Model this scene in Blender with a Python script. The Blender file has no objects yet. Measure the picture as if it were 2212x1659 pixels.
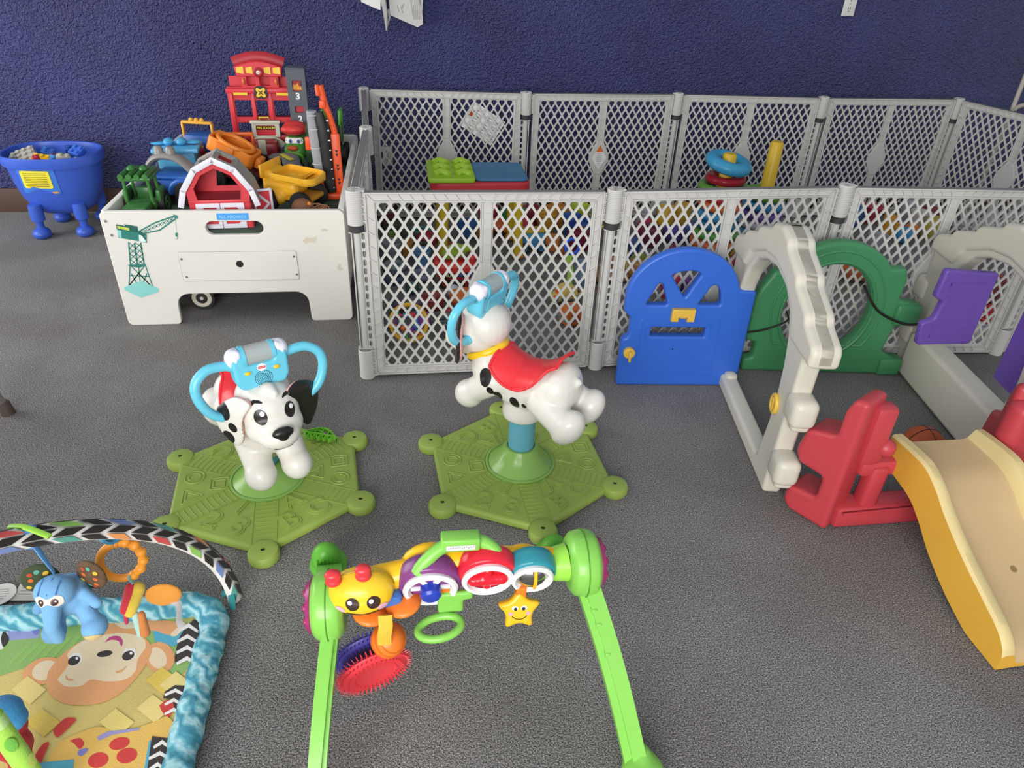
import bpy, bmesh, math, random
from mathutils import Vector, Matrix, Euler
from mathutils.bvhtree import BVHTree
PI = math.pi
rad = math.radians
C = bpy.context.scene.collection
rng = random.Random(7)
V = Vector

# ------------------------------------------------------------------ camera numbers (2212 x 1659 photograph)
F_PX, PITCH, ROLL, CAM_H, YAW = 1540.0, 0.5632, 0.0480, 1.3445, rad(9.3)
def _basis():
    f = V((0, math.cos(PITCH), -math.sin(PITCH))); x = V((1, 0, 0)); u = x.cross(f)
    x2 = x * math.cos(ROLL) + u * math.sin(ROLL); u2 = u * math.cos(ROLL) - x * math.sin(ROLL)
    R = Matrix.Rotation(-YAW, 3, 'Z')
    return R @ x2, R @ u2, R @ f
CX, CU, CF = _basis()
CAM = V((0, 0, CAM_H))
def ray(px, py):
    return CX * ((px - 1106) / F_PX) - CU * ((py - 829.5) / F_PX) + CF
def at(px, py, z=0.0):
    """point of the place at height z that is seen at px, py"""
    d = ray(px, py); return CAM + d * ((z - CAM_H) / d.z)
def aty(px, py, y):
    d = ray(px, py); return CAM + d * (y / d.y)

# ------------------------------------------------------------------ materials
MATS = {}
def srgb(c):
    if isinstance(c, str):
        c = c.lstrip('#'); c = [int(c[i:i+2], 16) for i in (0, 2, 4)]
    o = []
    for v in c:
        v = v / 255.0
        o.append(v / 12.92 if v <= 0.04045 else ((v + 0.055) / 1.055) ** 2.4)
    return o
def mat(col, rough=0.42, var=0.05, vscale=9.0, bump=0.0, bscale=120.0, metal=0.0, trans=0.0, ior=1.45, coat=0.0, spec=0.5, emit=0.0, name=None, sheen=0.0):
    key = (str(col), rough, var, vscale, bump, bscale, metal, trans, coat, spec, emit, sheen)
    if key in MATS: return MATS[key]
    m = bpy.data.materials.new(name or 'material'); m.use_nodes = True
    nt = m.node_tree; b = nt.nodes['Principled BSDF']; L = nt.links.new
    c = srgb(col)
    tc = nt.nodes.new('ShaderNodeTexCoord')
    nz = nt.nodes.new('ShaderNodeTexNoise'); nz.inputs['Scale'].default_value = vscale; nz.inputs['Detail'].default_value = 4
    L(tc.outputs['Object'], nz.inputs['Vector'])
    mx = nt.nodes.new('ShaderNodeMix'); mx.data_type = 'RGBA'
    mx.inputs[6].default_value = [v * (1 - var) for v in c] + [1]
    mx.inputs[7].default_value = [min(1, v * (1 + var)) for v in c] + [1]
    L(nz.outputs['Fac'], mx.inputs[0]); L(mx.outputs[2], b.inputs['Base Color'])
    b.inputs['Roughness'].default_value = rough; b.inputs['Metallic'].default_value = metal
    b.inputs['IOR'].default_value = ior; b.inputs['Transmission Weight'].default_value = trans
    b.inputs['Coat Weight'].default_value = coat; b.inputs['Specular IOR Level'].default_value = spec
    if sheen: b.inputs['Sheen Weight'].default_value = sheen
    if bump:
        n2 = nt.nodes.new('ShaderNodeTexNoise'); n2.inputs['Scale'].default_value = bscale; n2.inputs['Detail'].default_value = 3
        L(tc.outputs['Object'], n2.inputs['Vector'])
        bp = nt.nodes.new('ShaderNodeBump'); bp.inputs['Strength'].default_value = bump; bp.inputs['Distance'].default_value = 0.004
        L(n2.outputs['Fac'], bp.inputs['Height']); L(bp.outputs['Normal'], b.inputs['Normal'])
    MATS[key] = m
    return m
def plastic(col, rough=0.33): return mat(col, rough, 0.04, 14, 0.0)
def matte(col): return mat(col, 0.6, 0.08, 10, 0.15, 180)
def cloth(col): return mat(col, 0.9, 0.10, 12, 0.22, 320, spec=0.2, sheen=0.15)
def clear(col='f4f8fa'): return mat(col, 0.12, 0.02, 5, trans=0.85, ior=1.2)

# ------------------------------------------------------------------ mesh builder: one M becomes ONE mesh object
I4 = Matrix.Identity(4)
def frame(o, xd, yd=(0, 0, 1)):
    x = V(xd).normalized(); y = V(yd); y = (y - x * y.dot(x)).normalized(); z = x.cross(y)
    m = Matrix.Identity(4)
    for i in range(3): m[i][0], m[i][1], m[i][2], m[i][3] = x[i], y[i], z[i], o[i]
    return m
def TR(loc=(0, 0, 0), rot=(0, 0, 0), sc=(1, 1, 1)):
    return Matrix.LocRotScale(V(loc), Euler(rot), V(sc))
class M:
    def __init__(s): s.v, s.f, s.m, s.mats = [], [], [], []
    def _mi(s, m):
        if m not in s.mats: s.mats.append(m)
        return s.mats.index(m)
    def add(s, vs, fs, m, X=I4):
        b = len(s.v); mi = s._mi(m); flip = X.determinant() < 0
        s.v += [X @ V(p) for p in vs]
        for f in fs:
            g = [b + i for i in f]
            s.f.append(g[::-1] if flip else g); s.m.append(mi)
        return s
    def mesh(s, me, m, X=I4):
        s.add([v.co.copy() for v in me.vertices], [list(p.vertices) for p in me.polygons], m, X); return s
    def box(s, c, d, m, X=I4, bev=0.0, seg=2):
        x, y, z = [k / 2 for k in d]
        if bev <= 0:
            vs = [(a * x, b * y, e * z) for a in (-1, 1) for b in (-1, 1) for e in (-1, 1)]
            fs = [(0, 1, 3, 2), (4, 6, 7, 5), (0, 4, 5, 1), (2, 3, 7, 6), (0, 2, 6, 4), (1, 5, 7, 3)]
            return s.add(vs, fs, m, X @ Matrix.Translation(V(c)))
        bm = bmesh.new(); bmesh.ops.create_cube(bm, size=1.0)
        for v in bm.verts: v.co = (v.co.x * d[0], v.co.y * d[1], v.co.z * d[2])
        bmesh.ops.bevel(bm, geom=bm.edges[:], offset=min(bev, 0.49 * min(d)), segments=seg, profile=0.5, affect='EDGES')
        return s.bm(bm, m, X @ Matrix.Translation(V(c)))
    def bm(s, bm, m, X=I4):
        bm.verts.index_update()
        s.add([v.co.copy() for v in bm.verts], [[v.index for v in f.verts] for f in bm.faces], m, X); bm.free(); return s
    def lathe(s, prof, m, X=I4, n=24, close=True, sy=1.0):
        vs, fs = [], []
        for r, z in prof:
            for i in range(n):
                a = 2 * PI * i / n; vs.append((r * math.cos(a), r * sy * math.sin(a), z))
        for j in range(len(prof) - 1):
            for i in range(n):
                k = (i + 1) % n; fs.append((j * n + i, j * n + k, (j + 1) * n + k, (j + 1) * n + i))
        if close:
            if prof[0][0] > 1e-6: fs.append(tuple(range(n - 1, -1, -1)))
            if prof[-1][0] > 1e-6: fs.append(tuple(len(prof) * n - n + i for i in range(n)))
        return s.add(vs, fs, m, X)
    def cyl(s, p, q, r, m, r2=None, n=16, X=I4):
        p, q = V(p), V(q); d = q - p; r2 = r if r2 is None else r2
        up = V((0, 0, 1)) if abs(d.normalized().z) < 0.99 else V((1, 0, 0))
        x = up.cross(d).normalized(); y = d.normalized().cross(x); vs = []
        for c, rr in ((p, r), (q, r2)):
            for i in range(n):
                a = 2 * PI * i / n; vs.append(c + x * (rr * math.cos(a)) + y * (rr * math.sin(a)))
        fs = [(i, (i + 1) % n, n + (i + 1) % n, n + i) for i in range(n)] + [tuple(range(n - 1, -1, -1)), tuple(range(n, 2 * n))]
        return s.add(vs, fs, m, X)
    def ball(s, c, r, m, n=20, X=I4, rot=(0, 0, 0)):
        rr = (r, r, r) if not hasattr(r, '__len__') else r
        k = n // 2; prof = [(math.sin(PI * i / k), -math.cos(PI * i / k)) for i in range(k + 1)]
        prof[0] = (0.001, -1); prof[-1] = (0.001, 1)
        return s.lathe(prof, m, X @ TR(c, rot, rr), n)
    def tube(s, path, r, m, n=12, closed=False, X=I4, sq=1.0, cap=True):
        P = [V(p) for p in path]; k = len(P); R = r if hasattr(r, '__len__') else [r] * k
        T = []
        for i in range(k):
            a = P[(i - 1) % k] if (closed or i > 0) else P[i]; b = P[(i + 1) % k] if (closed or i < k - 1) else P[i]
            T.append((b - a).normalized())
        x = V((0, 0, 1)).cross(T[0])
        if x.length < 0.05: x = V((1, 0, 0)).cross(T[0])
        x.normalize(); vs = []
        for i in range(k):
            x = (x - T[i] * x.dot(T[i])).normalized(); y = T[i].cross(x)
            for j in range(n):
                a = 2 * PI * j / n; vs.append(P[i] + x * (R[i] * math.cos(a)) + y * (R[i] * sq * math.sin(a)))
        fs = []
        for i in range(k if closed else k - 1):
            i2 = (i + 1) % k
            for j in range(n):
                j2 = (j + 1) % n; fs.append((i * n + j, i * n + j2, i2 * n + j2, i2 * n + j))
        if not closed and cap: fs += [tuple(range(n - 1, -1, -1)), tuple((k - 1) * n + j for j in range(n))]
        return s.add(vs, fs, m, X)
    def torus(s, c, R, r, m, X=I4, n=28, k=12, sq=1.0, rot=(0, 0, 0), ell=1.0):
        path = [(R * math.cos(2 * PI * i / n), R * ell * math.sin(2 * PI * i / n), 0) for i in range(n)]
        return s.tube(path, r, m, k, True, X @ TR(c, rot), sq)
    def prism(s, outer, holes, depth, m, X=I4, bev=0.0, res=2):
        cu = bpy.data.curves.new('c', 'CURVE'); cu.dimensions = '2D'; cu.fill_mode = 'BOTH'
        cu.extrude = max(0.00001, depth / 2 - bev); cu.bevel_depth = bev; cu.bevel_resolution = res; cu.offset = -bev if bev else 0
        for o in [outer] + list(holes):
            sp = cu.splines.new('POLY'); sp.points.add(len(o) - 1)
            for p, q in zip(sp.points, o): p.co = (q[0], q[1], 0, 1)
            sp.use_cyclic_u = True
        ob = bpy.data.objects.new('c', cu); me = bpy.data.meshes.new_from_object(ob)
        s.mesh(me, m, X); bpy.data.objects.remove(ob); bpy.data.curves.remove(cu); bpy.data.meshes.remove(me)
        return s
    def text(s, t, size, m, X=I4, depth=0.0006, align='CENTER', bold=0.0):
        cu = bpy.data.curves.new('t', 'FONT'); cu.body = t; cu.size = size; cu.extrude = depth; cu.align_x = align; cu.align_y = 'CENTER'; cu.offset = bold
        cu.resolution_u = 3
        ob = bpy.data.objects.new('t', cu); me = bpy.data.meshes.new_from_object(ob)
        s.mesh(me, m, X); bpy.data.objects.remove(ob); bpy.data.curves.remove(cu); bpy.data.meshes.remove(me)
        return s
    def bvh(s): return BVHTree.FromPolygons(s.v, s.f)
    def decal(s, bvh, c, nrm, up, outline, m, off=0.0012, rings=4, far=0.3):
        """a printed patch that follows the surface under it"""
        z = V(nrm).normalized(); y = V(up); y = (y - z * y.dot(z)).normalized(); x = y.cross(z); c = V(c)
        cx = sum(p[0] for p in outline) / len(outline); cy = sum(p[1] for p in outline) / len(outline)
        n = len(outline); vs = []
        def drop(a, b):
            o = c + x * a + y * b; h = bvh.ray_cast(o + z * far, -z)
            if h[0] is None:
                h = bvh.find_nearest(o)
            return h[0] + h[1] * off if h[1].dot(z) > 0 else h[0] - h[1] * off
        vs.append(drop(cx, cy))
        for k in range(1, rings + 1):
            t = k / rings
            for p in outline: vs.append(drop(cx + (p[0] - cx) * t, cy + (p[1] - cy) * t))
        fs = [(0, 1 + i, 1 + (i + 1) % n) for i in range(n)]
        for k in range(rings - 1):
            for i in range(n):
                j = (i + 1) % n; a = 1 + k * n
                fs.append((a + i, a + n + i, a + n + j, a + j))
        return s.add(vs, fs, m)
    def build(s, name, parent=None, angle=38, loc=None):
        me = bpy.data.meshes.new(name)
        org = V(loc) if loc is not None else V((0, 0, 0))
        me.from_pydata([tuple(v - org) for v in s.v], [], s.f)
        for k in s.mats: me.materials.append(k)
        me.polygons.foreach_set('material_index', s.m); me.polygons.foreach_set('use_smooth', [True] * len(s.f))
        me.update(); me.validate()
        me.set_sharp_from_angle(angle=rad(angle))
        o = bpy.data.objects.new(name, me); C.objects.link(o); o.location = org
        if parent is not None: o.parent = parent
        return o
def blob(prims, vox=0.005, smooth=8):
    """one continuous moulded surface out of overlapping lumps"""
    t = M(); dm = mat('808080')
    for p in prims:
        if p[0] == 'e': t.ball(p[1], p[2], dm, 20, rot=p[3] if len(p) > 3 else (0, 0, 0))
        elif p[0] == 'c':
            a, b = V(p[1]), V(p[2]); k = 6
            for i in range(k + 1): t.ball(a.lerp(b, i / k), p[3] + (p[4] - p[3]) * i / k, dm, 14)
        elif p[0] == 'l': t.lathe(p[1], dm, p[2], 28)
        elif p[0] == 'b': t.box(p[1], p[2], dm, TR((0, 0, 0)) if len(p) < 5 else p[4], p[3])
    me = bpy.data.meshes.new('b'); me.from_pydata([tuple(v) for v in t.v], [], t.f)
    ob = bpy.data.objects.new('b', me); C.objects.link(ob)
    r = ob.modifiers.new('r', 'REMESH'); r.mode = 'VOXEL'; r.voxel_size = vox
    sm = ob.modifiers.new('s', 'SMOOTH'); sm.iterations = smooth; sm.factor = 0.5
    dg = bpy.context.evaluated_depsgraph_get(); ev = ob.evaluated_get(dg)
    out = bpy.data.meshes.new_from_object(ev)
    bpy.data.objects.remove(ob); bpy.data.meshes.remove(me)
    return out

# ------------------------------------------------------------------ things, parts, copies
def tag(o, label=None, cat=None, group=None, kind=None):
    if label: o['label'] = label
    if cat: o['category'] = cat
    if group: o['group'] = group
    if kind: o['kind'] = kind
    return o
def thing(name, label, cat, loc=(0, 0, 0), rotz=0.0, group=None, kind=None):
    o = bpy.data.objects.new(name, None); C.objects.link(o); o.location = loc; o.rotation_euler = (0, 0, rotz); o.empty_display_size = 0.05
    return tag(o, label, cat, group, kind)
def struct(name, m):
    return tag(m.build(name), kind='structure')
def dup(root, loc, rot=None, label=None, group=None):
    kids = list(root.children)
    r = root.copy(); C.objects.link(r); r.location = loc
    if rot is not None: r.rotation_euler = rot
    if label: r['label'] = label
    if group: r['group'] = group
    for ch in kids:
        c = ch.copy(); C.objects.link(c); c.parent = r
        for g in list(ch.children):
            d = g.copy(); C.objects.link(d); d.parent = c
    return r
def arc(cx, cy, r, a0, a1, n=12, ry=None):
    ry = r if ry is None else ry
    return [(cx + r * math.cos(rad(a0 + (a1 - a0) * i / n)), cy + ry * math.sin(rad(a0 + (a1 - a0) * i / n))) for i in range(n + 1)]
def rrect(x0, y0, x1, y1, r, n=5):
    return arc(x1 - r, y1 - r, r, 0, 90, n) + arc(x0 + r, y1 - r, r, 90, 180, n) + arc(x0 + r, y0 + r, r, 180, 270, n) + arc(x1 - r, y0 + r, r, 270, 360, n)
def ellipse(rx, ry, n=20, cx=0, cy=0, rot=0.0):
    o = []
    for i in range(n):
        a = 2 * PI * i / n; x, y = rx * math.cos(a), ry * math.sin(a)
        o.append((cx + x * math.cos(rot) - y * math.sin(rot), cy + x * math.sin(rot) + y * math.cos(rot)))
    return o
def roundpoly(pts, r, n=4):
    o = []; k = len(pts)
    for i in range(k):
        p = V(pts[i]).to_2d(); a = V(pts[i - 1]).to_2d(); b = V(pts[(i + 1) % k]).to_2d()
        d1, d2 = (a - p), (b - p); rr = min(r, d1.length * 0.45, d2.length * 0.45)
        s, e = p + d1.normalized() * rr, p + d2.normalized() * rr
        for j in range(n + 1):
            t = j / n; o.append(tuple(s * (1 - t) ** 2 + p * 2 * t * (1 - t) + e * t * t))
    return o
def spline(pts, n=8):
    P = [V(p) for p in pts]; o = []
    for i in range(len(P) - 1):
        p0, p1, p2, p3 = P[max(i - 1, 0)], P[i], P[i + 1], P[min(i + 2, len(P) - 1)]
        for j in range(n):
            t = j / n
            o.append(0.5 * (2 * p1 + (p2 - p0) * t + (2 * p0 - 5 * p1 + 4 * p2 - p3) * t * t + (3 * p1 - p0 - 3 * p2 + p3) * t ** 3))
    o.append(P[-1]); return o

# ================================================================== the room
WALL_Y = 3.985
def node_mat(name): 
    m = bpy.data.materials.new(name); m.use_nodes = True
    return m, m.node_tree, m.node_tree.nodes['Principled BSDF'], m.node_tree.links.new
def carpet_mat():
    m, nt, b, L = node_mat('carpet'); N = nt.nodes.new
    tc = N('ShaderNodeTexCoord')
    def noise(s, d=3): 
        n = N('ShaderNodeTexNoise'); n.inputs['Scale'].default_value = s; n.inputs['Detail'].default_value = d; L(tc.outputs['Object'], n.inputs['Vector']); return n
    fine, mid, big = noise(340, 4), noise(150, 3), noise(2.2, 3)
    v = N('ShaderNodeTexVoronoi'); v.inputs['Scale'].default_value = 190; L(tc.outputs['Object'], v.inputs['Vector'])
    r = N('ShaderNodeValToRGB'); L(fine.outputs['Fac'], r.inputs['Fac'])
    e = r.color_ramp.elements
    e[0].position = .34; e[0].color = srgb('464545') + [1]; e[1].position = .68; e[1].color = srgb('c2beba') + [1]
    k = r.color_ramp.elements.new(.5); k.color = srgb('868483') + [1]
    mx = N('ShaderNodeMix'); mx.data_type = 'RGBA'; mx.blend_type = 'MULTIPLY'; mx.inputs[0].default_value = 0.5
    r2 = N('ShaderNodeValToRGB'); L(big.outputs['Fac'], r2.inputs['Fac'])
    r2.color_ramp.elements[0].position = .38; r2.color_ramp.elements[0].color = (.62, .58, .55, 1)
    r2.color_ramp.elements[1].position = .6; r2.color_ramp.elements[1].color = (1, 1, 1, 1)
    L(r.outputs['Color'], mx.inputs[6]); L(r2.outputs['Color'], mx.inputs[7]); L(mx.outputs[2], b.inputs['Base Color'])
    b.inputs['Roughness'].default_value = 0.95; b.inputs['Specular IOR Level'].default_value = 0.15
    ad = N('ShaderNodeMath'); ad.operation = 'ADD'; L(fine.outputs['Fac'], ad.inputs[0]); L(mid.outputs['Fac'], ad.inputs[1])
    bp = N('ShaderNodeBump'); bp.inputs['Strength'].default_value = 0.9; bp.inputs['Distance'].default_value = 0.006
    L(ad.outputs[0], bp.inputs['Height']); L(bp.outputs['Normal'], b.inputs['Normal'])
    return m
def wall_mat():
    m, nt, b, L = node_mat('blue_textured_paint'); N = nt.nodes.new
    tc = N('ShaderNodeTexCoord')
    def noise(s, d=2): 
        n = N('ShaderNodeTexNoise'); n.inputs['Scale'].default_value = s; n.inputs['Detail'].default_value = d; L(tc.outputs['Object'], n.inputs['Vector']); return n
    a, c, big = noise(62, 2), noise(130, 2), noise(2.5, 3)
    r = N('ShaderNodeValToRGB'); L(big.outputs['Fac'], r.inputs['Fac'])
    r.color_ramp.elements[0].position = .3; r.color_ramp.elements[0].color = srgb('2b2d62') + [1]
    r.color_ramp.elements[1].position = .7; r.color_ramp.elements[1].color = srgb('363a78') + [1]
    L(r.outputs['Color'], b.inputs['Base Color'])
    b.inputs['Roughness'].default_value = 0.34; b.inputs['Specular IOR Level'].default_value = 0.9
    ad = N('ShaderNodeMath'); ad.operation = 'ADD'; L(a.outputs['Fac'], ad.inputs[0]); L(c.outputs['Fac'], ad.inputs[1])
    bp = N('ShaderNodeBump'); bp.inputs['Strength'].default_value = 1.0; bp.inputs['Distance'].default_value = 0.02
    L(ad.outputs[0], bp.inputs['Height']); L(bp.outputs['Normal'], b.inputs['Normal'])
    return m
struct('floor', M().box((0.6, 1.4, -0.02), (7.4, 5.6, 0.04), carpet_mat()))
struct('wall_back', M().box((0.6, WALL_Y + 0.05, 1.2), (7.4, 0.10, 2.48), wall_mat()))
struct('baseboard_back', M().box((0.6, WALL_Y - 0.008, 0.062), (7.4, 0.014, 0.124), mat('4f3a30', .6, .12, 4, .2, 60), bev=.004))

# the camera
cd = bpy.data.cameras.new('camera'); cam = bpy.data.objects.new('camera', cd); C.objects.link(cam)
mw = Matrix.Identity(4)
for i in range(3): mw[i][0], mw[i][1], mw[i][2], mw[i][3] = CX[i], CU[i], -CF[i], CAM[i]
cam.matrix_world = mw
cd.sensor_width = 36.0; cd.lens = F_PX / 2212 * 36.0; cd.clip_start = 0.02
bpy.context.scene.camera = cam

# light of the room: windows on the left and behind, a dim bounce from everywhere
W = bpy.data.worlds.new('room_light'); bpy.context.scene.world = W; W.use_nodes = True
bg = W.node_tree.nodes['Background']; bg.inputs[0].default_value = (0.86, 0.92, 1.0, 1); bg.inputs[1].default_value = 0.52
def area(name, loc, target, sx, sy, power, col=(1, 1, 1)):
    l = bpy.data.lights.new(name, 'AREA'); l.shape = 'RECTANGLE'; l.size = sx; l.size_y = sy; l.energy = power; l.color = col
    o = bpy.data.objects.new(name, l); C.objects.link(o); o.location = loc
    o.rotation_euler = (V(target) - V(loc)).to_track_quat('-Z', 'Y').to_euler(); return o
area('window_light_left', (-3.2, 2.5, 1.2), (0.0, 2.7, 0.6), 1.8, 2.0, 62, (1.0, 0.98, 0.95))
area('window_light_behind', (-1.0, -2.3, 1.55), (0.2, 2.2, 0.45), 2.8, 1.8, 190, (1.0, 0.98, 0.96))
sc = bpy.context.scene
sc.view_settings.view_transform = 'Standard'; sc.view_settings.look = 'None'
sc.view_settings.exposure = 0.0; sc.view_settings.gamma = 1.0; sc.view_settings.use_curve_mapping = False

# ================================================================== the play yard: hinged mesh panels
PEN = plastic('c9c7c2', .42); PEN_D = plastic('3a393b', .6); PEN_T = plastic('7d7b78', .6)
def lattice_cell(t, poly, off, th, m, p=7, n=20):
    cx = sum(q[0] for q in poly) / len(poly); cy = sum(q[1] for q in poly) / len(poly); k = len(poly)
    E = []
    for i in range(k):
        a, b = poly[i], poly[(i + 1) % k]; nx, ny = b[1] - a[1], a[0] - b[0]; l = math.hypot(nx, ny)
        if l < 1e-9: continue
        nx, ny = nx / l, ny / l; d = nx * (a[0] - cx) + ny * (a[1] - cy); E.append((nx, ny, d))
    ang = sorted(set([round(math.atan2(q[1] - cy, q[0] - cx), 6) for q in poly] + [round(-PI + 2 * PI * i / n, 6) for i in range(n)]))
    hole = min(e[2] for e in E) > off * 1.25
    vs, ins = [], []
    for a in ang:
        u = (math.cos(a), math.sin(a))
        ro = min(e[2] / (e[0] * u[0] + e[1] * u[1]) for e in E if e[0] * u[0] + e[1] * u[1] > 1e-6)
        vs.append((cx + u[0] * ro, cy + u[1] * ro))
        if hole:
            s = sum(max(0, (e[0] * u[0] + e[1] * u[1]) / (e[2] - off)) ** p for e in E); ri = s ** (-1 / p)
            ins.append((cx + u[0] * ri, cy + u[1] * ri))
    K = len(ang); h = th / 2
    if not hole:
        t.add([(x, -h, y) for x, y in vs], [tuple(range(K))], m); t.add([(x, h, y) for x, y in vs], [tuple(range(K - 1, -1, -1))], m); return
    X = [(x, -h, y) for x, y in vs] + [(x, -h, y) for x, y in ins] + [(x, h, y) for x, y in ins] + [(x, h, y) for x, y in vs]
    fs = []
    for i in range(K):
        j = (i + 1) % K
        fs += [(i, j, K + j, K + i), (K + i, K + j, 2 * K + j, 2 * K + i), (2 * K + i, 2 * K + j, 3 * K + j, 3 * K + i)]
    t.add(X, fs, m)
def clip(poly, x0, y0, x1, y1):
    for ax, lim, sg in ((0, x0, 1), (0, x1, -1), (1, y0, 1), (1, y1, -1)):
        out = []
        for i in range(len(poly)):
            a, b = poly[i], poly[(i + 1) % len(poly)]
            ia, ib = (a[ax] - lim) * sg >= 0, (b[ax] - lim) * sg >= 0
            if ia: out.append(a)
            if ia != ib:
                u = (lim - a[ax]) / (b[ax] - a[ax]); out.append((a[0] + (b[0] - a[0]) * u, a[1] + (b[1] - a[1]) * u))
        poly = out
        if not poly: return []
    o = []
    for q in poly:
        if not o or math.hypot(q[0] - o[-1][0], q[1] - o[-1][1]) > 1e-5: o.append(q)
    return o if len(o) > 2 else []
PW, PH, FX0, FX1 = 0.82, 0.66, 0.030, 0.785
def make_panel():
    root = thing('gate_panel', 'x', 'playpen panel')
    th, bw = 0.026, 0.031; z0, z1 = 0.010, PH; mid = (FX0 + FX1) / 2
    t = M(); ix0, ix1, iz0, iz1 = FX0 + bw, FX1 - bw, z0 + bw, z1 - bw
    for (a, b, c, d) in ((FX0, FX1, z1 - bw, z1), (FX0, FX1, z0, z0 + bw), (FX0, ix0, iz0, iz1), (ix1, FX1, iz0, iz1)):
        t.box(((a + b) / 2, 0, (c + d) / 2), (b - a, .006, d - c), PEN)
    L = .005
    for (a, b, c, d) in ((FX0, FX1, z1 - L, z1), (FX0, FX1, z0, z0 + L), (FX0, FX0 + L, z0, z1), (FX1 - L, FX1, z0, z1),
                         (ix0 - L, ix1 + L, iz1, iz1 + L), (ix0 - L, ix1 + L, iz0 - L, iz0), (ix0 - L, ix0, iz0, iz1), (ix1, ix1 + L, iz0, iz1)):
        t.box(((a + b) / 2, 0, (c + d) / 2), (b - a, th, d - c), PEN, bev=.0015, seg=1)
    t.box(((FX0 + FX1) / 2, 0, z1 + .0005), (FX1 - FX0, th - .004, .002), PEN_T)          # top edge in a darker grey than the frame
    def rib(p, q):
        a, b = V((p[0], 0, p[1])), V((q[0], 0, q[1])); d = b - a
        t.box((0, 0, 0), (d.length, th * .75, .0035), PEN, frame((a + b) / 2, d, (0, 1, 0)) )
    n = 9
    for side in (-1, 1):
        for k in range(n):
            x = mid + side * (0.035 + k * (ix1 - mid - .03) / n); s = side * .022
            for za, zb in ((z1, iz1), (z0, iz0)): rib((x, za), (x - s, zb)) if za == z1 else rib((x, za), (x - s, zb))
    for k in range(12):
        z = z0 + .06 + k * (z1 - z0 - .1) / 12; s = .022 if z > .34 else -.022
        rib((FX0, z + s / 2), (ix0, z - s / 2)); rib((FX1, z + s / 2), (ix1, z - s / 2))
    for cx, sx in ((FX0, ix0), (FX1, ix1)):
        for cz, sz in ((z0, iz0), (z1, iz1)): rib((cx, cz), (sx, sz))
    for za, zb in ((.562, .655), (.012, .11)):
        for i in range(5): t.box((.788, 0, za + .006 + i * (zb - za - .012) / 4), (.008, .022, .0035), PEN)
        t.box((.788, 0, (za + zb) / 2), (.008, .006, zb - za), PEN)
    t.build('frame', root)
    # the two mesh windows
    cb = .0165; t = M(); px, pz = .0398, .0619
    for a, b in ((ix0, mid - cb), (mid + cb, ix1)):
        t = M(); w = b - a; ncol = 8; x_off = a + (w - (ncol - 1) * px) / 2
        for r in range(-1, 22):
            zc = iz1 - .012 - r * pz / 2
            for c in range(-1, ncol + 1):
                xc = x_off + c * px + (px / 2 if r % 2 else 0)
                P = clip([(xc - px / 2, zc), (xc, zc - pz / 2), (xc + px / 2, zc), (xc, zc + pz / 2)], a, iz0, b, iz1)
                if P: lattice_cell(t, P, .0038, .0055, PEN, 9)
        t.build('lattice', root, angle=50)
    t = M()
    t.box((mid, 0, (iz0 + iz1) / 2), (.032, .008, iz1 - iz0), PEN)
    for s in (-1, 1): t.box((mid + s * .014, 0, (iz0 + iz1) / 2), (.004, .02, iz1 - iz0), PEN, bev=.001, seg=1)
    for k in range(11): t.box((mid, 0, iz0 + .03 + k * .052), (.028, .015, .003), PEN)
    o = roundpoly([(-.017, .09), (.017, .09), (.055, .015), (.055, -.015), (.017, -.09), (-.017, -.09), (-.055, -.015), (-.055, .015)], .02)
    t.prism(o, [], .018, PEN, frame((mid, 0, .335), (1, 0, 0), (0, 0, 1)), .003)
    t.build('center_bar', root)
    # hinge column at x = 0
    def ridged(za, zb):
        t = M(); r = .0265; prof = [(.004, za), (r - .002, za), (r, za + .003)]; k = int((zb - za) / .0062)
        for i in range(k):
            z = za + .004 + i * (zb - za - .008) / k
            prof += [(r, z), (r - .0016, z + .0014), (r - .0016, z + .003), (r, z + .0044)]
        prof += [(r, zb - .003), (r - .003, zb), (r - .006, zb - .006), (.004, zb - .006)]
        t.lathe(prof, PEN, n=28)
        if zb > .5:
            for i in range(6):
                a = PI * i / 6; t.box((0, 0, zb - .003), (.042, .003, .006), PEN, Matrix.Rotation(a, 4, 'Z'))
        for z in [za + .012 + i * .024 for i in range(5)]: t.box((.024, 0, z), (.016, .022, .0035), PEN)
        t.box((.024, 0, (za + zb) / 2), (.018, .006, zb - za - .004), PEN)
        return t.build('hinge_tube', root)
    ridged(.558, .668); ridged(0, .112)
    M().lathe([(.002, .536), (.024, .536), (.0245, .556), (.002, .556)], PEN_D, n=24).build('hinge_ring', root)
    t = M(); t.lathe([(.004, .118), (.011, .118), (.012, .13), (.012, .53), (.017, .536), (.004, .536)], PEN, n=14)
    x0, x1 = -.019, .030
    t.box((x0 + .002, 0, .325), (.004, .02, .42), PEN); t.box((x1 - .002, 0, .325), (.004, .02, .42), PEN)
    for z in (.117, .533): t.box((0, 0, z), (x1 - x0, .018, .004), PEN)
    for k in range(14):
        z = .118 + (k + .5) * .0297
        for a, b in ((.010, x1 - .003),):
            P = clip([(a - .004, z - .0148), (b + .004, z - .0148), (b + .004, z + .0148), (a - .004, z + .0148)], a, z - .0148, b, z + .0148)
            lattice_cell(t, P, .0035, .006, PEN, n=12)
    t.build('hinge_strip', root)
    return root
PEN_PTS = dict(B0=(-.19, 3.845), B1=(.627, 3.80), B2=(1.449, 3.845), B3=(2.263, 3.815), B4=(3.09, 3.84), S1=(-.15, 3.01), F0=(-.158, 2.19),
               F1=(.665, 2.193), F2=(1.49, 2.235), F3=(2.31, 2.19), R1=(3.29, 3.03), R2=(3.13, 2.215))
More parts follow.
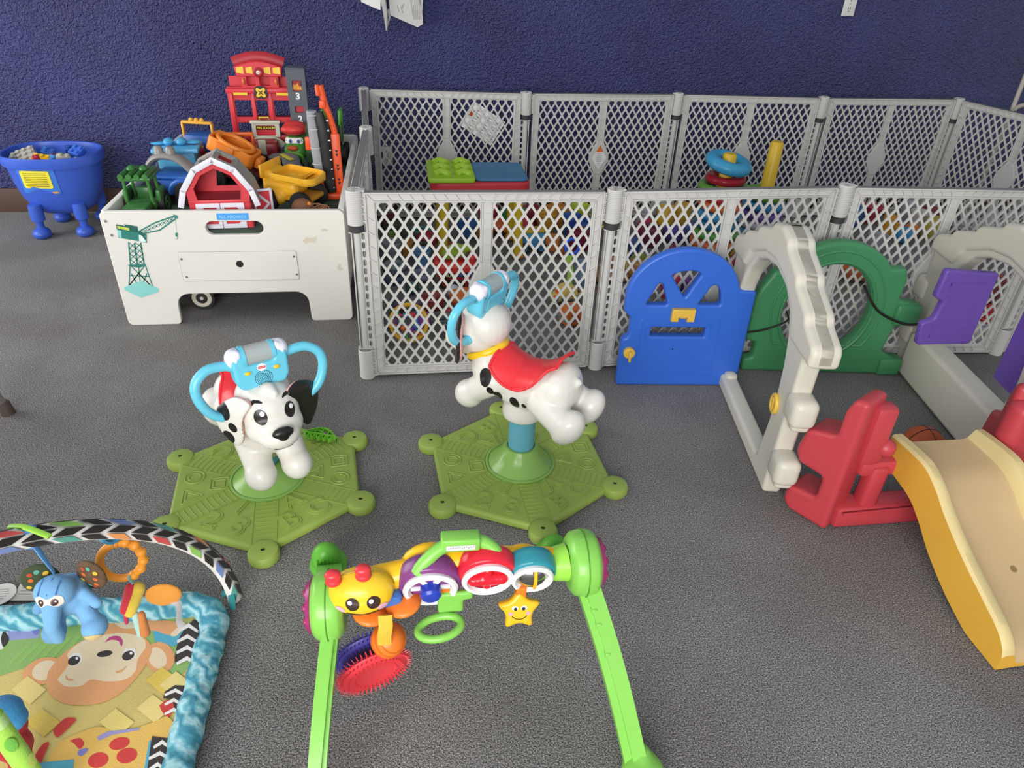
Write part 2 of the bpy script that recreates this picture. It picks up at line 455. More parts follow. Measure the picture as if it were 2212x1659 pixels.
PANELS = [('F0', 'F1', 'front playpen panel directly behind the dog ride whose back is turned'),
          ('F1', 'F2', 'front playpen panel standing behind the blue arched play door'),
          ('F2', 'F3', 'front playpen panel standing behind the green round-hole wall'),
          ('F3', 'R2', 'front playpen panel at the right edge, behind the grey arch with purple shutters'),
          ('B1', 'B0', 'rear playpen panel with the tilted white instruction sheet behind it'),
          ('B2', 'B1', 'rear playpen panel with the orange and white warning label'),
          ('B3', 'B2', 'rear playpen panel behind the two ring stacking towers'),
          ('B4', 'B3', 'rear playpen panel at the right end of the row along the wall'),
          ('R1', 'B4', 'side playpen panel turning forward from the rear right corner'),
          ('R2', 'R1', 'side playpen panel nearest the front right corner, mostly out of frame'),
          ('S1', 'F0', 'left side playpen panel next to the white play table, nearer the viewer'),
          ('B0', 'S1', 'left side playpen panel running up to the blue wall')]
proto = make_panel(); first = True
for a, b, lab in PANELS:
    p, q = V(PEN_PTS[a] + (0,)), V(PEN_PTS[b] + (0,)); d = q - p; rz = math.atan2(d.y, d.x)
    if first: o = proto; o.location = p; o.rotation_euler = (0, 0, rz); o['label'] = lab; o['group'] = 'hinged playpen panels'; first = False
    else: o = dup(proto, p, (0, 0, rz), lab, 'hinged playpen panels')
    o.scale = (d.length / PW, 1, 1)
# the last post at the open corner of the back row is the hinge of the side panel; label and sheet hang on the mesh
P1 = V(PEN_PTS['B1'] + (0,)); P2 = V(PEN_PTS['B2'] + (0,)); dd = (P2 - P1)
mid = P1 + dd * .504; nn = V((dd.y, -dd.x, 0)).normalized(); WH = matte('e8e6e2'); ink = matte('8d8a8c')
t = M(); X = frame(mid + V((0, 0, .335)) + nn * .0105, dd, (0, 0, 1))
t.prism([(0, .068), (.042, .0), (0, -.062), (-.042, 0)], [], .0006, WH, X)
t.prism([(0, .068), (.022, .032), (-.022, .032)], [], .0008, matte('d9703a'), X)
for k in range(7): t.box((0, .022 - k * .010, .0004), (.034 - abs(k - 2) * .005, .002, .0005), ink, X)
tag(t.build('warning_label'), 'small diamond warning label with orange top stuck on rear playpen panel', 'label')
t = M(); a, b, c, d = [aty(*p, 3.835) for p in ((1027, 220), (1093, 265), (1062, 318), (992, 270))]
X = frame((a + b + c + d) / 4 + V((0, .010, 0)), b - a, (a - d)); w, h = (b - a).length, (a - d).length
t.box((0, 0, 0), (w, h, .0012), matte('fbfaf8'), X)
t.box((-w * .40, h * .10, -.0008), (.022, .03, .0006), matte('b5472f'), X); t.box((-w * .40, h * .10, .0008), (.022, .03, .0006), matte('b5472f'), X)
for i in range(3):
    for k in range(9): t.box((-w * .22 + i * .055, h * .3 - k * .014, .0008), (.04 - .004 * ((k * 7 + i) % 4), .003, .0005), ink, X)
tag(t.build('instruction_sheet'), 'tilted white instruction sheet tucked behind the rear playpen mesh', 'paper')

# ================================================================== two spinning dog rides on six-sided green bases
GB = mat('93aa4e', .5, .13, 9, .12, 220); GB2 = mat('86b058', .22, .04, 8); TEAL = plastic('68c4dc', .3); TEALP = plastic('62a8bb', .35)
DOGW = mat('dcd9d0', .3, .03, 6); BLK = plastic('1d1b1b', .35); REDS = plastic('e2323a', .28); YEL = plastic('f0c528', .3); WHT = plastic('efeeee', .3); PINK = plastic('dfa6a0', .5)
def outline_letters():
    pass
def dog_base():
    t = M(); R = .283; h = .026; P = []
    for k in range(6):
        a = rad(60 * k); P.append((R * math.cos(a), R * math.sin(a)))
    t.prism(P, [], h, GB, TR((0, 0, h / 2)), .010, 3)
    for k in range(6):
        a = rad(60 * k); c = (.285 * math.cos(a), .285 * math.sin(a))
        t.lathe([(.0, 0), (.036, 0), (.039, .006), (.039, .022), (.035, .029), (.027, .032), (.006, .032), (.006, .028), (.0, .028)], GB, TR((c[0], c[1], 0)), 26)
        t.lathe([(.0, .0285), (.0055, .0285)], BLK, TR((c[0], c[1], 0.0005)), 12, close=False)
        X = TR((0, 0, h), (0, 0, a))
        for s in (-1, 1): t.box((.175, s * .030, .0002), (.165, .0022, .0024), GB, X)
        for i in range(10):
            r = .105 + i * .0155
            pts = [(r * math.cos(q) + .0, r * math.sin(q), .0004) for q in [(-.5 + j / 6) * (.052 / r) for j in range(7)]]
            t.tube(pts, .0013, GB, 5, X=X)
    def raised(kind, x, y, X):
        Y = X @ TR((x, y, 0), (0, 0, 0))
        if kind in 'ABC123':
            t2 = M(); t2.text(kind, .078, GB, depth=.0022, bold=.0055); t2.text(kind, .078, GB, depth=.0042, bold=-.001)
            t.add(t2.v, t2.f, GB, Y)
        else:
            o = {'o': ellipse(.026, .026, 26), 's': rrect(-.024, -.024, .024, .024, .006), 't': roundpoly([(-.030, -.022), (.030, -.022), (0, .032)], .006)}[kind]
            i1 = [(p[0] * .62, p[1] * .62) for p in o]
            t.tube([(p[0], p[1], .0004) for p in o], .0022, GB, 6, True, X=Y); t.tube([(p[0], p[1], .0004) for p in i1], .0020, GB, 6, True, X=Y)
    sets = ['ABC', 'tos', '123', 'ABC', 'sot', '123']
    for k in range(6):
        a = rad(60 * k + 30)
        X = Matrix.Rotation(a, 4, 'Z') @ TR((.168, 0, h), (0, 0, PI / 2))
        for ch, (x, y) in zip(sets[k], ((0, .040), (-.040, -.028), (.040, -.028))): raised(ch, x, y, X)
    return t
def make_dog(dz):
    """forward is +x, the pole stands on the origin"""
    root = thing('dog_spin_ride', 'x', 'ride-on toy')
    dog_base().build('base', root, angle=30)
    t = M(); t.lathe([(.100, .024), (.102, .031), (.096, .033), (.094, .030), (.070, .052), (.052, .080), (.047, .092), (.040, .092)], GB2, n=40, close=False)
    t.build('cone', root)
    M().lathe([(.038, .085), (.038, .225 + dz)], TEALP, n=32).build('pole', root)
    Z = dz
    # body with legs, one moulded piece
    def zz(x): return .318 + .30 * (x - .02) ** 2 * (1 if x > .02 else .9) * 8 * .4
    prims = [('l', [(.001, .198), (.057, .198), (.060, .215), (.053, .27), (.001, .27)], TR((0, 0, Z)))]
    for i in range(11):
        x = -.115 + i * .022; prims.append(('e', (x, 0, .310 + Z + 1.3 * (x - .0) ** 2 + (.10 * x if x > 0 else -.02 * x)), (.05, .068 + .008 * abs(x) / .1, .062 + .008 * abs(x) / .1)))
    prims.append(('e', (.0, 0, .283 + Z), (.105, .066, .050)))
    prims += [('c', (.100, 0, .335 + Z), (.130, 0, .385 + Z), .060, .050)]
    for s in (-1, 1):
        prims += [('c', (.075, s * .040, .305 + Z), (.135, s * .044, .252 + Z), .044, .037), ('e', (.152, s * .046, .236 + Z), (.044, .040, .042), (0, .5, 0)),
                  ('c', (-.085, s * .045, .300 + Z), (-.145, s * .058, .268 + Z), .047, .042), ('e', (-.172, s * .060, .258 + Z), (.040, .048, .058), (0, -.5, -s * .2))]
    prims += [('c', (-.135, 0, .345 + Z), (-.160, 0, .362 + Z), .018, .012)]
    t = M(); t.mesh(blob(prims, .0045, 7), DOGW); bv = t.bvh()
    for (x, z, rx, ry, ro) in ((.080, .326, .018, .026, .1), (.062, .292, .009, .012, .3), (.044, .277, .010, .015, .5), (-.008, .274, .014, .017, .5), (-.036, .272, .006, .008, .5)):
        for s in (-1, 1):
            if s > 0 or x > 0: t.decal(bv, (x, s * .05, z + Z), (0, s, -.1 if z < .27 else .1), (0, 0, 1), ellipse(rx, ry, 22, rot=ro * s), BLK, far=.12)
    t.build('body', root, angle=60)
    # saddle
    t = M(); nu, nv = 26, 22; G = []
    for sh in (1.075, 1.03):
        g = []
        for i in range(nu + 1):
            u = i / nu; x = .072 - .190 * u
            cz = .310 + Z + 1.3 * x * x + (.10 * x if x > 0 else -.02 * x); ry = .069 + .009 * abs(x) / .1; rz = .063 + .008 * abs(x) / .1
            drop = 86 * (math.sin(PI * min(1, max(0, u * .96 + .02))) ** .55) + 12
            if u < .45: drop = 98
            drop = 34 + 47 * (1 - abs(2 * u - .72) ** 2.2 if abs(2 * u - .72) < 1 else 0)
            row = []
            for j in range(nv + 1):
                a = rad(drop) * (2 * j / nv - 1)
                row.append(V((x, sh * ry * math.sin(a), cz + sh * rz * math.cos(a) + (.020 * max(0, u - .7) / .3 if sh > 1.05 else .02 * max(0, u - .7) / .3))))
            g.append(row)
        G.append(g)
    vs = [p for g in G for r in g for p in r]; n1 = (nu + 1) * (nv + 1); fs = []
    idx = lambda l, i, j: l * n1 + i * (nv + 1) + j
    for i in range(nu):
        for j in range(nv):
            fs.append((idx(0, i, j), idx(0, i, j + 1), idx(0, i + 1, j + 1), idx(0, i + 1, j))); fs.append((idx(1, i, j), idx(1, i + 1, j), idx(1, i + 1, j + 1), idx(1, i, j + 1)))
    for i in range(nu):
        for j in (0, nv): fs.append((idx(0, i, j), idx(0, i + 1, j), idx(1, i + 1, j), idx(1, i, j)))
    for j in range(nv):
        for i in (0, nu): fs.append((idx(0, i, j), idx(0, i, j + 1), idx(1, i, j + 1), idx(1, i, j)))
    t.add(vs, fs, REDS)
    for row in ([G[0][i][0] for i in range(nu + 1)], [G[0][i][nv] for i in range(nu + 1)], G[0][0], G[0][nu]): t.tube(row, .004, REDS, 8)
    t.build('saddle', root, angle=60)
    # collar
    t = M(); X = TR((.122, 0, .372 + Z), (0, rad(28), 0)); t.torus((0, 0, 0), .056, .0075, YEL, X, 36, 10, 1.4); t.build('collar', root)
    # head
    hc = V((.150, 0, .425 + Z))
    pr = [('e', hc, (.070, .074, .072)), ('e', hc + V((.030, 0, -.030)), (.060, .070, .050)), ('e', hc + V((.060, 0, -.040)), (.046, .052, .036)), ('e', hc + V((.022, 0, .062)), (.018, .020, .018)), ('e', hc + V((.036, .010, .058)), (.014, .010, .010)), ('e', hc + V((-.03, 0, .02)), (.058, .068, .062))]
    t = M(); t.mesh(blob(pr, .0042, 6), DOGW); bv = t.bvh(); fw = V((.90, 0, .42))
    for s in (-1, 1):
        e = hc + V((.05, s * .034, .012))
        t.decal(bv, e, fw, (0, 0, 1), ellipse(.0135, .0195, 24, rot=-s * .12), BLK, .0010)
        t.decal(bv, e + V((.0, .004, .008)), fw, (0, 0, 1), ellipse(.0050, .0062, 16), WHT, .0019)
        b = [(-.015, -.004), (-.010, .004), (0, .0085), (.010, .005), (.015, -.001), (.0145, -.004), (.009, -.0005), (0, .0035), (-.009, -.0005), (-.0135, -.008)]
        b = [(p[0] * -s, p[1]) for p in b]
        if s > 0: b = b[::-1]
        t.decal(bv, hc + V((.035, s * .038, .043)), fw, (0, 0, 1), b if s < 0 else b, BLK, .0012, rings=3)
    o = [(x, -.0022) for x in (-.034, -.02, -.007, .007, .02, .034)]
    t.decal(bv, hc + V((.09, 0, -.062)), (1, 0, -.1), (0, 0, 1), [(-.036, .006), (-.018, -.002), (0, .002), (.018, -.002), (.036, .006), (.018, -.0045), (0, -.0005), (-.018, -.0045)], BLK, .001, rings=2)
    hd = t.build('head', root, angle=60)
    t = M(); t.mesh(blob([('e', hc + V((.100, 0, -.014)), (.013, .026, .014)), ('e', hc + V((.100, 0, -.024)), (.012, .014, .012))], .0025, 4), BLK); t.build('nose', root)
    for s, cm in ((-1, DOGW), (1, BLK)):
        t = M(); m = DOGW if s < 0 else BLK
        o3 = []; prm = []
        path = [hc + V(p) for p in ((.020, s * .066, .044), (.012, s * .086, .026), (.004, s * .096, -.004), (.006, s * .094, -.036), (.014, s * .088, -.058))]
        for i, p in enumerate(spline(path, 3)):
            k = i / 12; w = .026 + .016 * math.sin(PI * min(1, k * .9 + .1)) - .010 * max(0, k - .8) * 5
            prm.append(('e', p, (w * (1.12 if s > 0 else 1.0), .0075, .016), (0, 0, -s * (.95 if s > 0 else .60))))
        me = blob(prm, .0035, 4); t.mesh(me, m); bv = t.bvh()
        if s < 0:
            for (x, z, a, b) in ((.000, .022, .019, .022), (.026, -.014, .011, .013), (.004, -.048, .017, .018)):
                t.decal(bv, hc + V((x, s * .10, z)), (.55, s * .83, .1), (0, 0, 1), ellipse(a, b, 20, rot=.4), BLK, .001)
        e = t.build('ear', root, angle=60)
        if s < 0: e['label'] = 'white ear with black patches'
        else: e['label'] = 'black ear'
        t = M(); me = blob([(p[0], V(p[1]) + V((-.0035, -s * .0052, 0)), (p[2][0] * .94, .006, .015), p[3]) for p in prm], .0035, 3); t.mesh(me, PINK); q = t.build('ear_lining', e, angle=60)
    # console with the two handles
    co = hc + V((-.014, 0, .058)); tilt = Matrix.Translation(co) @ Matrix.Rotation(rad(-10), 4, 'Y') @ Matrix.Scale(.93, 4)
    t = M(); o = roundpoly([(-.046, 0), (.046, 0), (.066, .03), (.070, .098), (-.070, .098), (-.066, .03)], .022)
    win = [(-.034, .066), (.034, .066), (.034, .12), (-.034, .12)]
    o = roundpoly([(-.054, .002), (.054, .002), (.067, .022), (.070, .092), (.036, .092), (.034, .066), (-.034, .066), (-.036, .092), (-.070, .092), (-.067, .022)], .010)
    X = tilt @ frame((0, 0, 0), (0, 1, 0), (0, 0, 1))
    t.prism(o, [], .052, TEAL, X, .008, 3)
    for s in (-1, 1): t.tube([(s * .039, .085, 0), (s * .039, .086, 0)], .0001, TEAL, 4, X=X)
    for s in (-1, 1): t.cyl((s * .032, .084, 0), (s * .042, .084, 0), .0285, TEAL, n=28, X=X)
    FZ = .0262
    for k in range(5):
        rr = .0045 + k * .0042; nn = 6 + 6 * k
        for i in range(nn): t.lathe([(0, 0), (.0014, 0)], BLK, X @ TR((rr * math.cos(2 * PI * i / nn), .026 + rr * .92 * math.sin(2 * PI * i / nn), FZ)), 6, close=False)
    t.prism(ellipse(.012, .010, 24, 0, .055), [], .0008, WHT, X @ TR((0, 0, FZ)))
    t.prism(rrect(-.0095, .0518, .0095, .0578, .001), [], .0008, plastic('d43a40'), X @ TR((0, 0, FZ + .0004)))
    t.text('Fisher-Price', .0034, WHT, X @ TR((0, .0548, FZ + .0009)), .0001)
    for s in (-1, 1):
        t.torus((0, 0, 0), .0075, .0015, TEAL, X @ TR((s * .036, .047, FZ), sc=(1.25, .75, 1)), 24, 8)
        t.ball((s * .036, .047, FZ), (.0085, .0055, .005), YEL, 14, X)
    t.prism(rrect(-.036, .008, .036, .062, .005), [], .002, TEAL, X @ TR((0, 0, -.0262)), .0006)
    for (a, b) in ((-.05, .03), (.05, .03), (-.055, .075), (.055, .075), (.03, .012), (-.03, .012)): t.lathe([(0, 0), (.0026, 0)], plastic('2c6f80'), X @ TR((a, b, -.0267), (PI, 0, 0)), 10, close=False)
    cons = t.build('console', root, angle=40)
    t = M(); t.cyl((-.032, .084, 0), (.032, .084, 0), .0265, mat('ccd6d4', .15, .03, 20, trans=.45, ior=1.2), n=32, X=X); t.build('clear_drum', cons)
    t = M()
    for i in range(9): t.ball((rng.uniform(-.026, .026), .084 - .020 + rng.uniform(0, .006), rng.uniform(-.008, .008)), .0032, [plastic('cf3a3a'), plastic('3a8fcf'), YEL, WHT][i % 4], 8, X)
    for i in range(2): t.box((0, .084, 0), (.058, .001, .040), plastic('d8e4e4'), X @ TR((0, 0, 0), (0, 0, .4 - .8 * i)))
    t.build('beads', cons)
    for s in (-1, 1):
        t = M(); t.mesh(blob([('e', (s * .058, .084, 0), (.021, .027, .027)), ('b', (s * .050, .084, 0), (.02, .05, .05), .018)], .003, 4), plastic('e6e3f0', .25), X)
        for k in range(3): t.tube([(s * (.052 + .004 * k), .1085 - .002 * k, -.012 + .008 * k), (s * (.060 + .004 * k), .105 - .003 * k, -.006 + .007 * k)], .0012, plastic('7fc4d4'), 6, X=X)
        t.build('end_cap', cons, angle=60)
        p = spline([(s * .060, .062, 0), (s * .085, .072, 0), (s * .125, .072, .002), (s * .155, .048, .004), (s * .160, .010, .004), (s * .143, -.034, .002), (s * .112, -.060, -.002), (s * .074, -.066, -.004)], 6)
        t = M(); t.tube(p, .0125, TEAL, 16, X=X); t.ball(p[-1], .016, TEAL, 16, X); t.ball(p[0], .0125, TEAL, 16, X)
        for q in p[6::9]: t.lathe([(0, 0), (.003, 0)], plastic('2c6f80'), X @ TR((q[0], q[1], q[2] - .0126), (PI, 0, 0)), 8, close=False)
        t.build('handle', root, angle=60)
    return root
dA = make_dog(-.070); dA.location = (-.415, 1.622, 0); dA.rotation_euler = (0, 0, rad(-64))
tag(dA, 'spotted dog ride-on facing the viewer, beside the white play table', group='dog spin rides')
dB = make_dog(0.0); dB.location = (.302, 1.632, 0); dB.rotation_euler = (0, 0, rad(140))
tag(dB, 'spotted dog ride-on turned away showing its red saddle and yellow collar', group='dog spin rides')
for d, a in ((dA, -84), (dB, -86)):
    for ch in d.children:
        if ch.name.split('.')[0] == 'base': ch.rotation_euler = (0, 0, rad(a) - d.rotation_euler[2])

# ================================================================== white play table and the toys parked on it
GZ = .001
TBW = mat('e6e3da', .5, .03, 5, .1, 40); BRN = matte('6e6457'); GRN_FELT = cloth('2f4a38')
TX0, TX1, TY0, TY1, TH, TZ0 = -1.083, -.232, 2.63, 3.80, .453, .365
TZ = TZ0 + .0015
tb = thing('play_table', 'low white wooden play table with a crane picture, full of toy vehicles', 'table', ((TX0 + TX1) / 2, (TY0 + TY1) / 2, 0))
def tl(p): return V(p) - V(tb.location)
def end_panel(y):
    w = TX1 - TX0
    o = rrect(0, 0, w, TH, .02, 5)
    o = [(0, .02)] + arc(.02, .02, .02, 180, 270, 4) + [(.18, 0)] + arc(.18, .015, .015, 270, 360, 4)[1:] + [(.197, .075)] + arc(.245, .080, .048, 180, 90, 6) + [(.60, .128)] + arc(.640, .080, .048, 90, 0, 6) + [(.69, .02)] + arc(.705, .015, .015, 180, 270, 4) + [(w - .02, 0)] + arc(w - .02, .02, .02, 270, 360, 4) + arc(w - .02, TH - .02, .02, 0, 90, 4) + arc(.02, TH - .02, .02, 90, 180, 4)
    slot = rrect(.353, .362, .556, .414, .0258, 8)
    t = M(); t.prism(o, [slot], .022, TBW, frame(tl((TX0, y, 0)), (1, 0, 0), (0, 0, 1)), .003)
    return t
t = end_panel(TY0 + .011)
X = frame(tl((TX0, TY0 - .0005, 0)), (1, 0, 0), (0, 0, 1))
def scr(x, z, r=.006):
    t.lathe([(0, 0), (r, 0), (r * .9, .0012), (0, .0012)], plastic('a8a297', .5), X @ TR((x, z, 0)), 14); t.lathe([(0, .0013), (r * .45, .0013)], matte('5e574b'), X @ TR((x, z, 0)), 10, close=False)
for x, z in ((.018, .418), (.026, .366)): scr(x, z)
# picture of a tower crane and the tape mark
CR, CL, CD = matte('2f8276'), matte('8fd6cf'), matte('1f6259')
def px(p): 
    q = aty(p[0], p[1], TY0); return (q.x - TX0, q.z)
def line(a, b, w, m, z=.0009):
    a, b = V(px(a) + (0,)), V(px(b) + (0,)); d = b - a
    t.box((0, 0, 0), (d.length, w, .0008), m, X @ frame((a + b) / 2 + V((0, 0, z)), d, (0, 0, 1)) @ Matrix.Rotation(PI / 2, 4, 'X'))
def line(a, b, w, m, z=.0009):
    a, b = V(px(a)), V(px(b)); d = (b - a).normalized(); n = V((-d.y, d.x)) * w / 2
    q = [a + n, a - n, b - n, b + n]; t.add([(p.x, p.y, z) for p in q], [(0, 1, 2, 3)], m, X)
def patch(P, m, z=.0007):
    t.prism([px(p) for p in P], [], .0006, m, X @ TR((0, 0, z)))
patch([(269, 620), (305, 606), (343, 624), (343, 630), (305, 643), (269, 626)], CL); 
for a, b in (((279, 617), (281, 572)), ((331, 622), (314, 572)), ((305, 630), (299, 570)), ((279, 617), (314, 572)), ((331, 622), (281, 572)), ((279, 617), (300, 590)), ((331, 622), (300, 590)), ((281, 595), (322, 597)), ((305, 628), (283, 590)), ((303, 626), (318, 590))): line(a, b, .0035, CR)
patch([(276, 572), (314, 570), (316, 574), (300, 578), (280, 575)], CR, .0009)
for a, b in (((278, 523), (282, 572)), ((304, 525), (312, 572)), ((291, 525), (297, 572))): line(a, b, .0045, CR)
for k in range(4):
    y0, y1 = 524 + 12 * k, 536 + 12 * k; s = k * .9
    line((279 + s, y0), (293 + s, y1), .0025, CR); line((293 + s, y0), (280 + s, y1), .0025, CR); line((293 + s, y0), (308 + s * 1.5, y1), .0025, CR); line((306 + s * 1.5, y0), (294 + s, y1), .0025, CR)
patch([(253, 494), (317, 506), (317, 524), (256, 513)], CR); patch([(253, 496), (262, 498), (263, 514), (256, 511)], CL, .0011)
patch([(251, 484), (281, 490), (282, 500), (252, 494)], CD, .0012); patch([(253, 487), (279, 492), (280, 498), (254, 493)], matte('c3cf5a'), .0016)
patch([(268, 484), (297, 489), (299, 502), (282, 500)], CD, .0011); patch([(300, 507), (314, 509), (315, 522), (301, 521)], matte('e4efee'), .0012)
patch([(296, 501), (304, 499), (312, 505), (318, 524), (308, 510)], CD, .0013)
for a, b in (((300, 500), (335, 481)), ((335, 481), (378, 466)), ((306, 505), (345, 497)), ((345, 497), (380, 472))): line(a, b, .005, CR)
for k in range(9):
    u = k / 9; xa = 303 + 72 * u; line((xa, 500 - 32 * u), (xa + 7, 504 - 30 * u), .0022, CR); line((xa + 7, 499 - 34 * u), (xa, 505 - 30 * u), .0022, CR)
patch([(374, 463), (383, 465), (384, 472), (377, 471)], CR, .0012); line((379, 470), (382, 505), .0012, matte('9aa7a6')); patch([(379, 503), (384, 503), (384, 509), (382, 512), (379, 509)], CR, .001)
t.tube([px(p) + (.001,) for p in ((382, 510), (384, 513), (383, 516), (380, 515))], .0012, matte('8b9794'), 5, X=X)
patch([(654, 520), (662, 512), (672, 514), (684, 510), (680, 524), (668, 522), (660, 527)], matte('d8ceb4')); patch([(694, 496), (700, 493), (708, 496), (706, 499), (696, 499)], matte('cfcabd'))
patch([(727, 578), (733, 570), (740, 582), (734, 586)], matte('d6cfc0')); 
bl = matte('4aa3ec'); patch([(467, 461), (536, 460), (538, 475), (469, 475)], bl)
a, b = V(px((470, 468))), V(px((534, 468))); t.text('ALL ABOARD!', .0150, matte('8fd0fb'), X @ TR((((a + b) / 2).x, ((a + b) / 2).y - .0005, .0014)), .0003, bold=.0004)
t.build('end_panel', tb)
end_panel(TY1 - .011).build('end_panel', tb)
for x in (TX0 + .012, TX1 - .012):
    t = M(); t.box(tl((x, (TY0 + TY1) / 2, .29)), (.022, TY1 - TY0 - .046, .322), TBW, bev=.003); t.build('side_rail', tb)
t = M(); t.box(tl(((TX0 + TX1) / 2, (TY0 + TY1) / 2, TZ0 - .006)), (TX1 - TX0 - .05, TY1 - TY0 - .05, .012), GRN_FELT); t.build('play_surface', tb)
# drawer front, let into the end panel
t = M(); t.prism(rrect(.238, .182, .662, .297, .006), [ellipse(.0135, .0135, 20, .451, .248)], .004, TBW, X @ TR((0, 0, .0008)), .0012)
t.prism(rrect(.2365, .1805, .6635, .2985, .007), [rrect(.239, .183, .661, .296, .006)], .0006, matte('a39d90'), X @ TR((0, 0, .0006)))
t.lathe([(0, .0008), (.0140, .0008)], matte('1c1a18'), X @ TR((.451, .248, 0)), 20, close=False)
for x, z in ((.247, .272), (.252, .200), (.653, .276), (.655, .203)): scr(x, z, .0055); t.lathe([(0, .0045), (.0045, .0045)], matte('7d7568'), X @ TR((x, z, 0)), 12, close=False)
t.build('drawer', tb)
tw = M(); w0 = at(440, 672, 0); tyre = plastic('232325', .6)
# lorry under the table, only its wheel in view
lo = thing('toy_lorry', 'toy lorry under the play table showing one cream wheel with a black tyre', 'toy lorry', (w0.x, w0.y + .09, 0))
def wheel(name, par, c, r, w, hub, ax='y', tyre_m=None, hr=.56):
    X = TR(c, (PI / 2, 0, 0)) if ax == 'y' else TR(c, (0, PI / 2, 0))
    t = M(); t.lathe([(r * hr * .98, -w / 2), (r * .95, -w / 2), (r, -w * .3), (r, w * .3), (r * .95, w / 2), (r * hr * .98, w / 2)], tyre_m or tyre, X, 26)
    o = t.build(name, par)
    t = M(); t.lathe([(0, -w * .42), (hr * r, -w * .5), (hr * r, w * .5), (hr * .9 * r, w * .60), (hr * .62 * r, w * .56), (hr * .56 * r, w * .46), (r * .16, w * .46), (r * .13, w * .6), (0, w * .6)], hub, X, 24)
    t.build('hub', o); return o
M().box((-.10, .0, .085), (.26, .09, .07), plastic('8a8070'), bev=.01).build('chassis', lo)
for dx in (0, -.19):
    for dy in (-.065, .065): wheel('wheel', lo, (dx, dy, .052), .052, .03, plastic('cfc8b8'), hr=.74)

def car(name, label, cat, loc, rz, L, Wd, H, wr, body_m, parts, hub=None, group='toy vehicles on the play table', tilt=(0, 0)):
    """chassis on four wheels; parts = list of (part name, material, builder)"""
    o = thing(name, label, cat, loc, rz, group); o.rotation_euler = (tilt[0], tilt[1], rz)
    t = M(); t.box((0, 0, wr + H * .14), (L, Wd * .72, H * .28), body_m, bev=min(.01, H * .1)); t.build('chassis', o)
    for sx in (-.32, .32):
        for sy in (-1, 1): wheel('wheel', o, (sx * L, sy * Wd * .43, wr), wr, Wd * .16, hub or plastic('3a3a3c'))
    for n, m, fn in parts:
        t = M(); fn(t, m); t.build(n, o)
    return o
g1, g2 = plastic('3f7a3a'), plastic('2f6230')
# green tractor in the left front corner
def tr_cab(t, m):
    for x in (-.045, .045):
        for y in (-.032, .055): t.cyl((x, y, .07), (x * .92, y, .158), .006, m)
    t.box((0, .01, .160), (.112, .115, .014), m, bev=.005)
    for i in range(4): t.cyl((-.042 + i * .028, -.055, .172), (-.042 + i * .028, .068, .172), .010, m, n=10)
    for i in range(2): t.ball((-.022 + i * .044, .02, .184), (.016, .026, .012), m, 12)
def tr_hood(t, m):
    t.box((0, -.075, .060), (.088, .085, .036), m, bev=.012); t.box((0, -.075, .036), (.105, .095, .014), m, bev=.005); t.box((0, .03, .055), (.10, .10, .03), m, bev=.008)
    for s in (-1, 1): t.box((s * .058, .035, .085), (.020, .08, .05), m, bev=.012)
tr = thing('toy_tractor', 'dark green toy tractor in the front left corner of the play table', 'toy tractor', (-.985, 2.81, TZ), 0, 'toy vehicles on the play table')
t = M(); tr_hood(t, g1); t.build('hood', tr); t = M(); tr_cab(t, g1); t.build('cab', tr)
t = M(); t.box((0, .045, .085), (.06, .03, .05), g2, bev=.01); t.build('seat', tr)
for s in (-1, 1): wheel('wheel', tr, (s * .058, .045, .048), .048, .028, g2, 'x'); wheel('wheel', tr, (s * .050, -.085, .026), .026, .02, g2, 'x')
# blue truck with a silver roll bar
B1, B2 = plastic('2f62b5'), plastic('5fb3e0'); SIL = plastic('8f8a86', .35)
def bt_body(t, m):
    t.box((0, 0, .075), (.20, .15, .055), m, bev=.022); t.box((.02, 0, .108), (.17, .14, .014), m, bev=.006)
    for s in (-1, 1): t.tube([(.055 + .052 * math.cos(a), s * .070, .045 + .052 * math.sin(a)) for a in [PI * i / 10 for i in range(11)]], .012, m, 10)
def bt_bar(t, m):
    p = [(-.095, 0, .108), (-.090, 0, .140), (-.06, 0, .168), (-.015, 0, .176), (.035, 0, .162), (.085, 0, .112)]
    t.tube(spline(p, 5), .034, m, 14, sq=.42)
    for x in (-.045, 0): t.lathe([(.0, .0), (.019, .0), (.017, .028), (.012, .036), (0, .038)], m, TR((x, 0, .176)), 16)
car('toy_truck', 'blue toy truck with a grey arched roll bar behind the green tractor', 'toy truck', (-.920, 3.035, TZ), rad(-8), .21, .16, .08, .050, plastic('26437a'), [('body', B1, bt_body), ('roll_bar', SIL, bt_bar)])
def lb(t, m):
    t.box((0, 0, .115), (.150, .115, .07), m, bev=.008); t.box((0, 0, .158), (.185, .14, .020), m, bev=.006)
def lb2(t, m):
    for x in (-.03, .02): t.ball((x, 0, .182), (.022, .03, .016), m, 12)
    t.ball((-.072, 0, .176), (.03, .012, .006), m, 10); t.ball((.065, .01, .178), (.03, .02, .008), m, 10)
car('toy_truck', 'light blue flat-topped toy truck behind the grey roll bar', 'toy truck', (-.948, 3.235, TZ), rad(4), .19, .14, .08, .042, plastic('4a92bf'), [('tray', B2, lb), ('roof_knob', plastic('4ea9d6'), lb2)])
def by(t, m):
    t.box((0, 0, .11), (.13, .11, .075), m, bev=.016)
def byh(t, m):
    for x in (-.068, .068): t.box((x, -.02, .155), (.010, .02, .075), m, bev=.003)
    t.box((0, -.02, .195), (.14, .022, .012), m, bev=.004)
    for x in (-.025, 0, .025): t.ball((x, -.02, .205), .011, m, 10)
    t.box((0, -.058, .085), (.06, .012, .06), m, bev=.003)
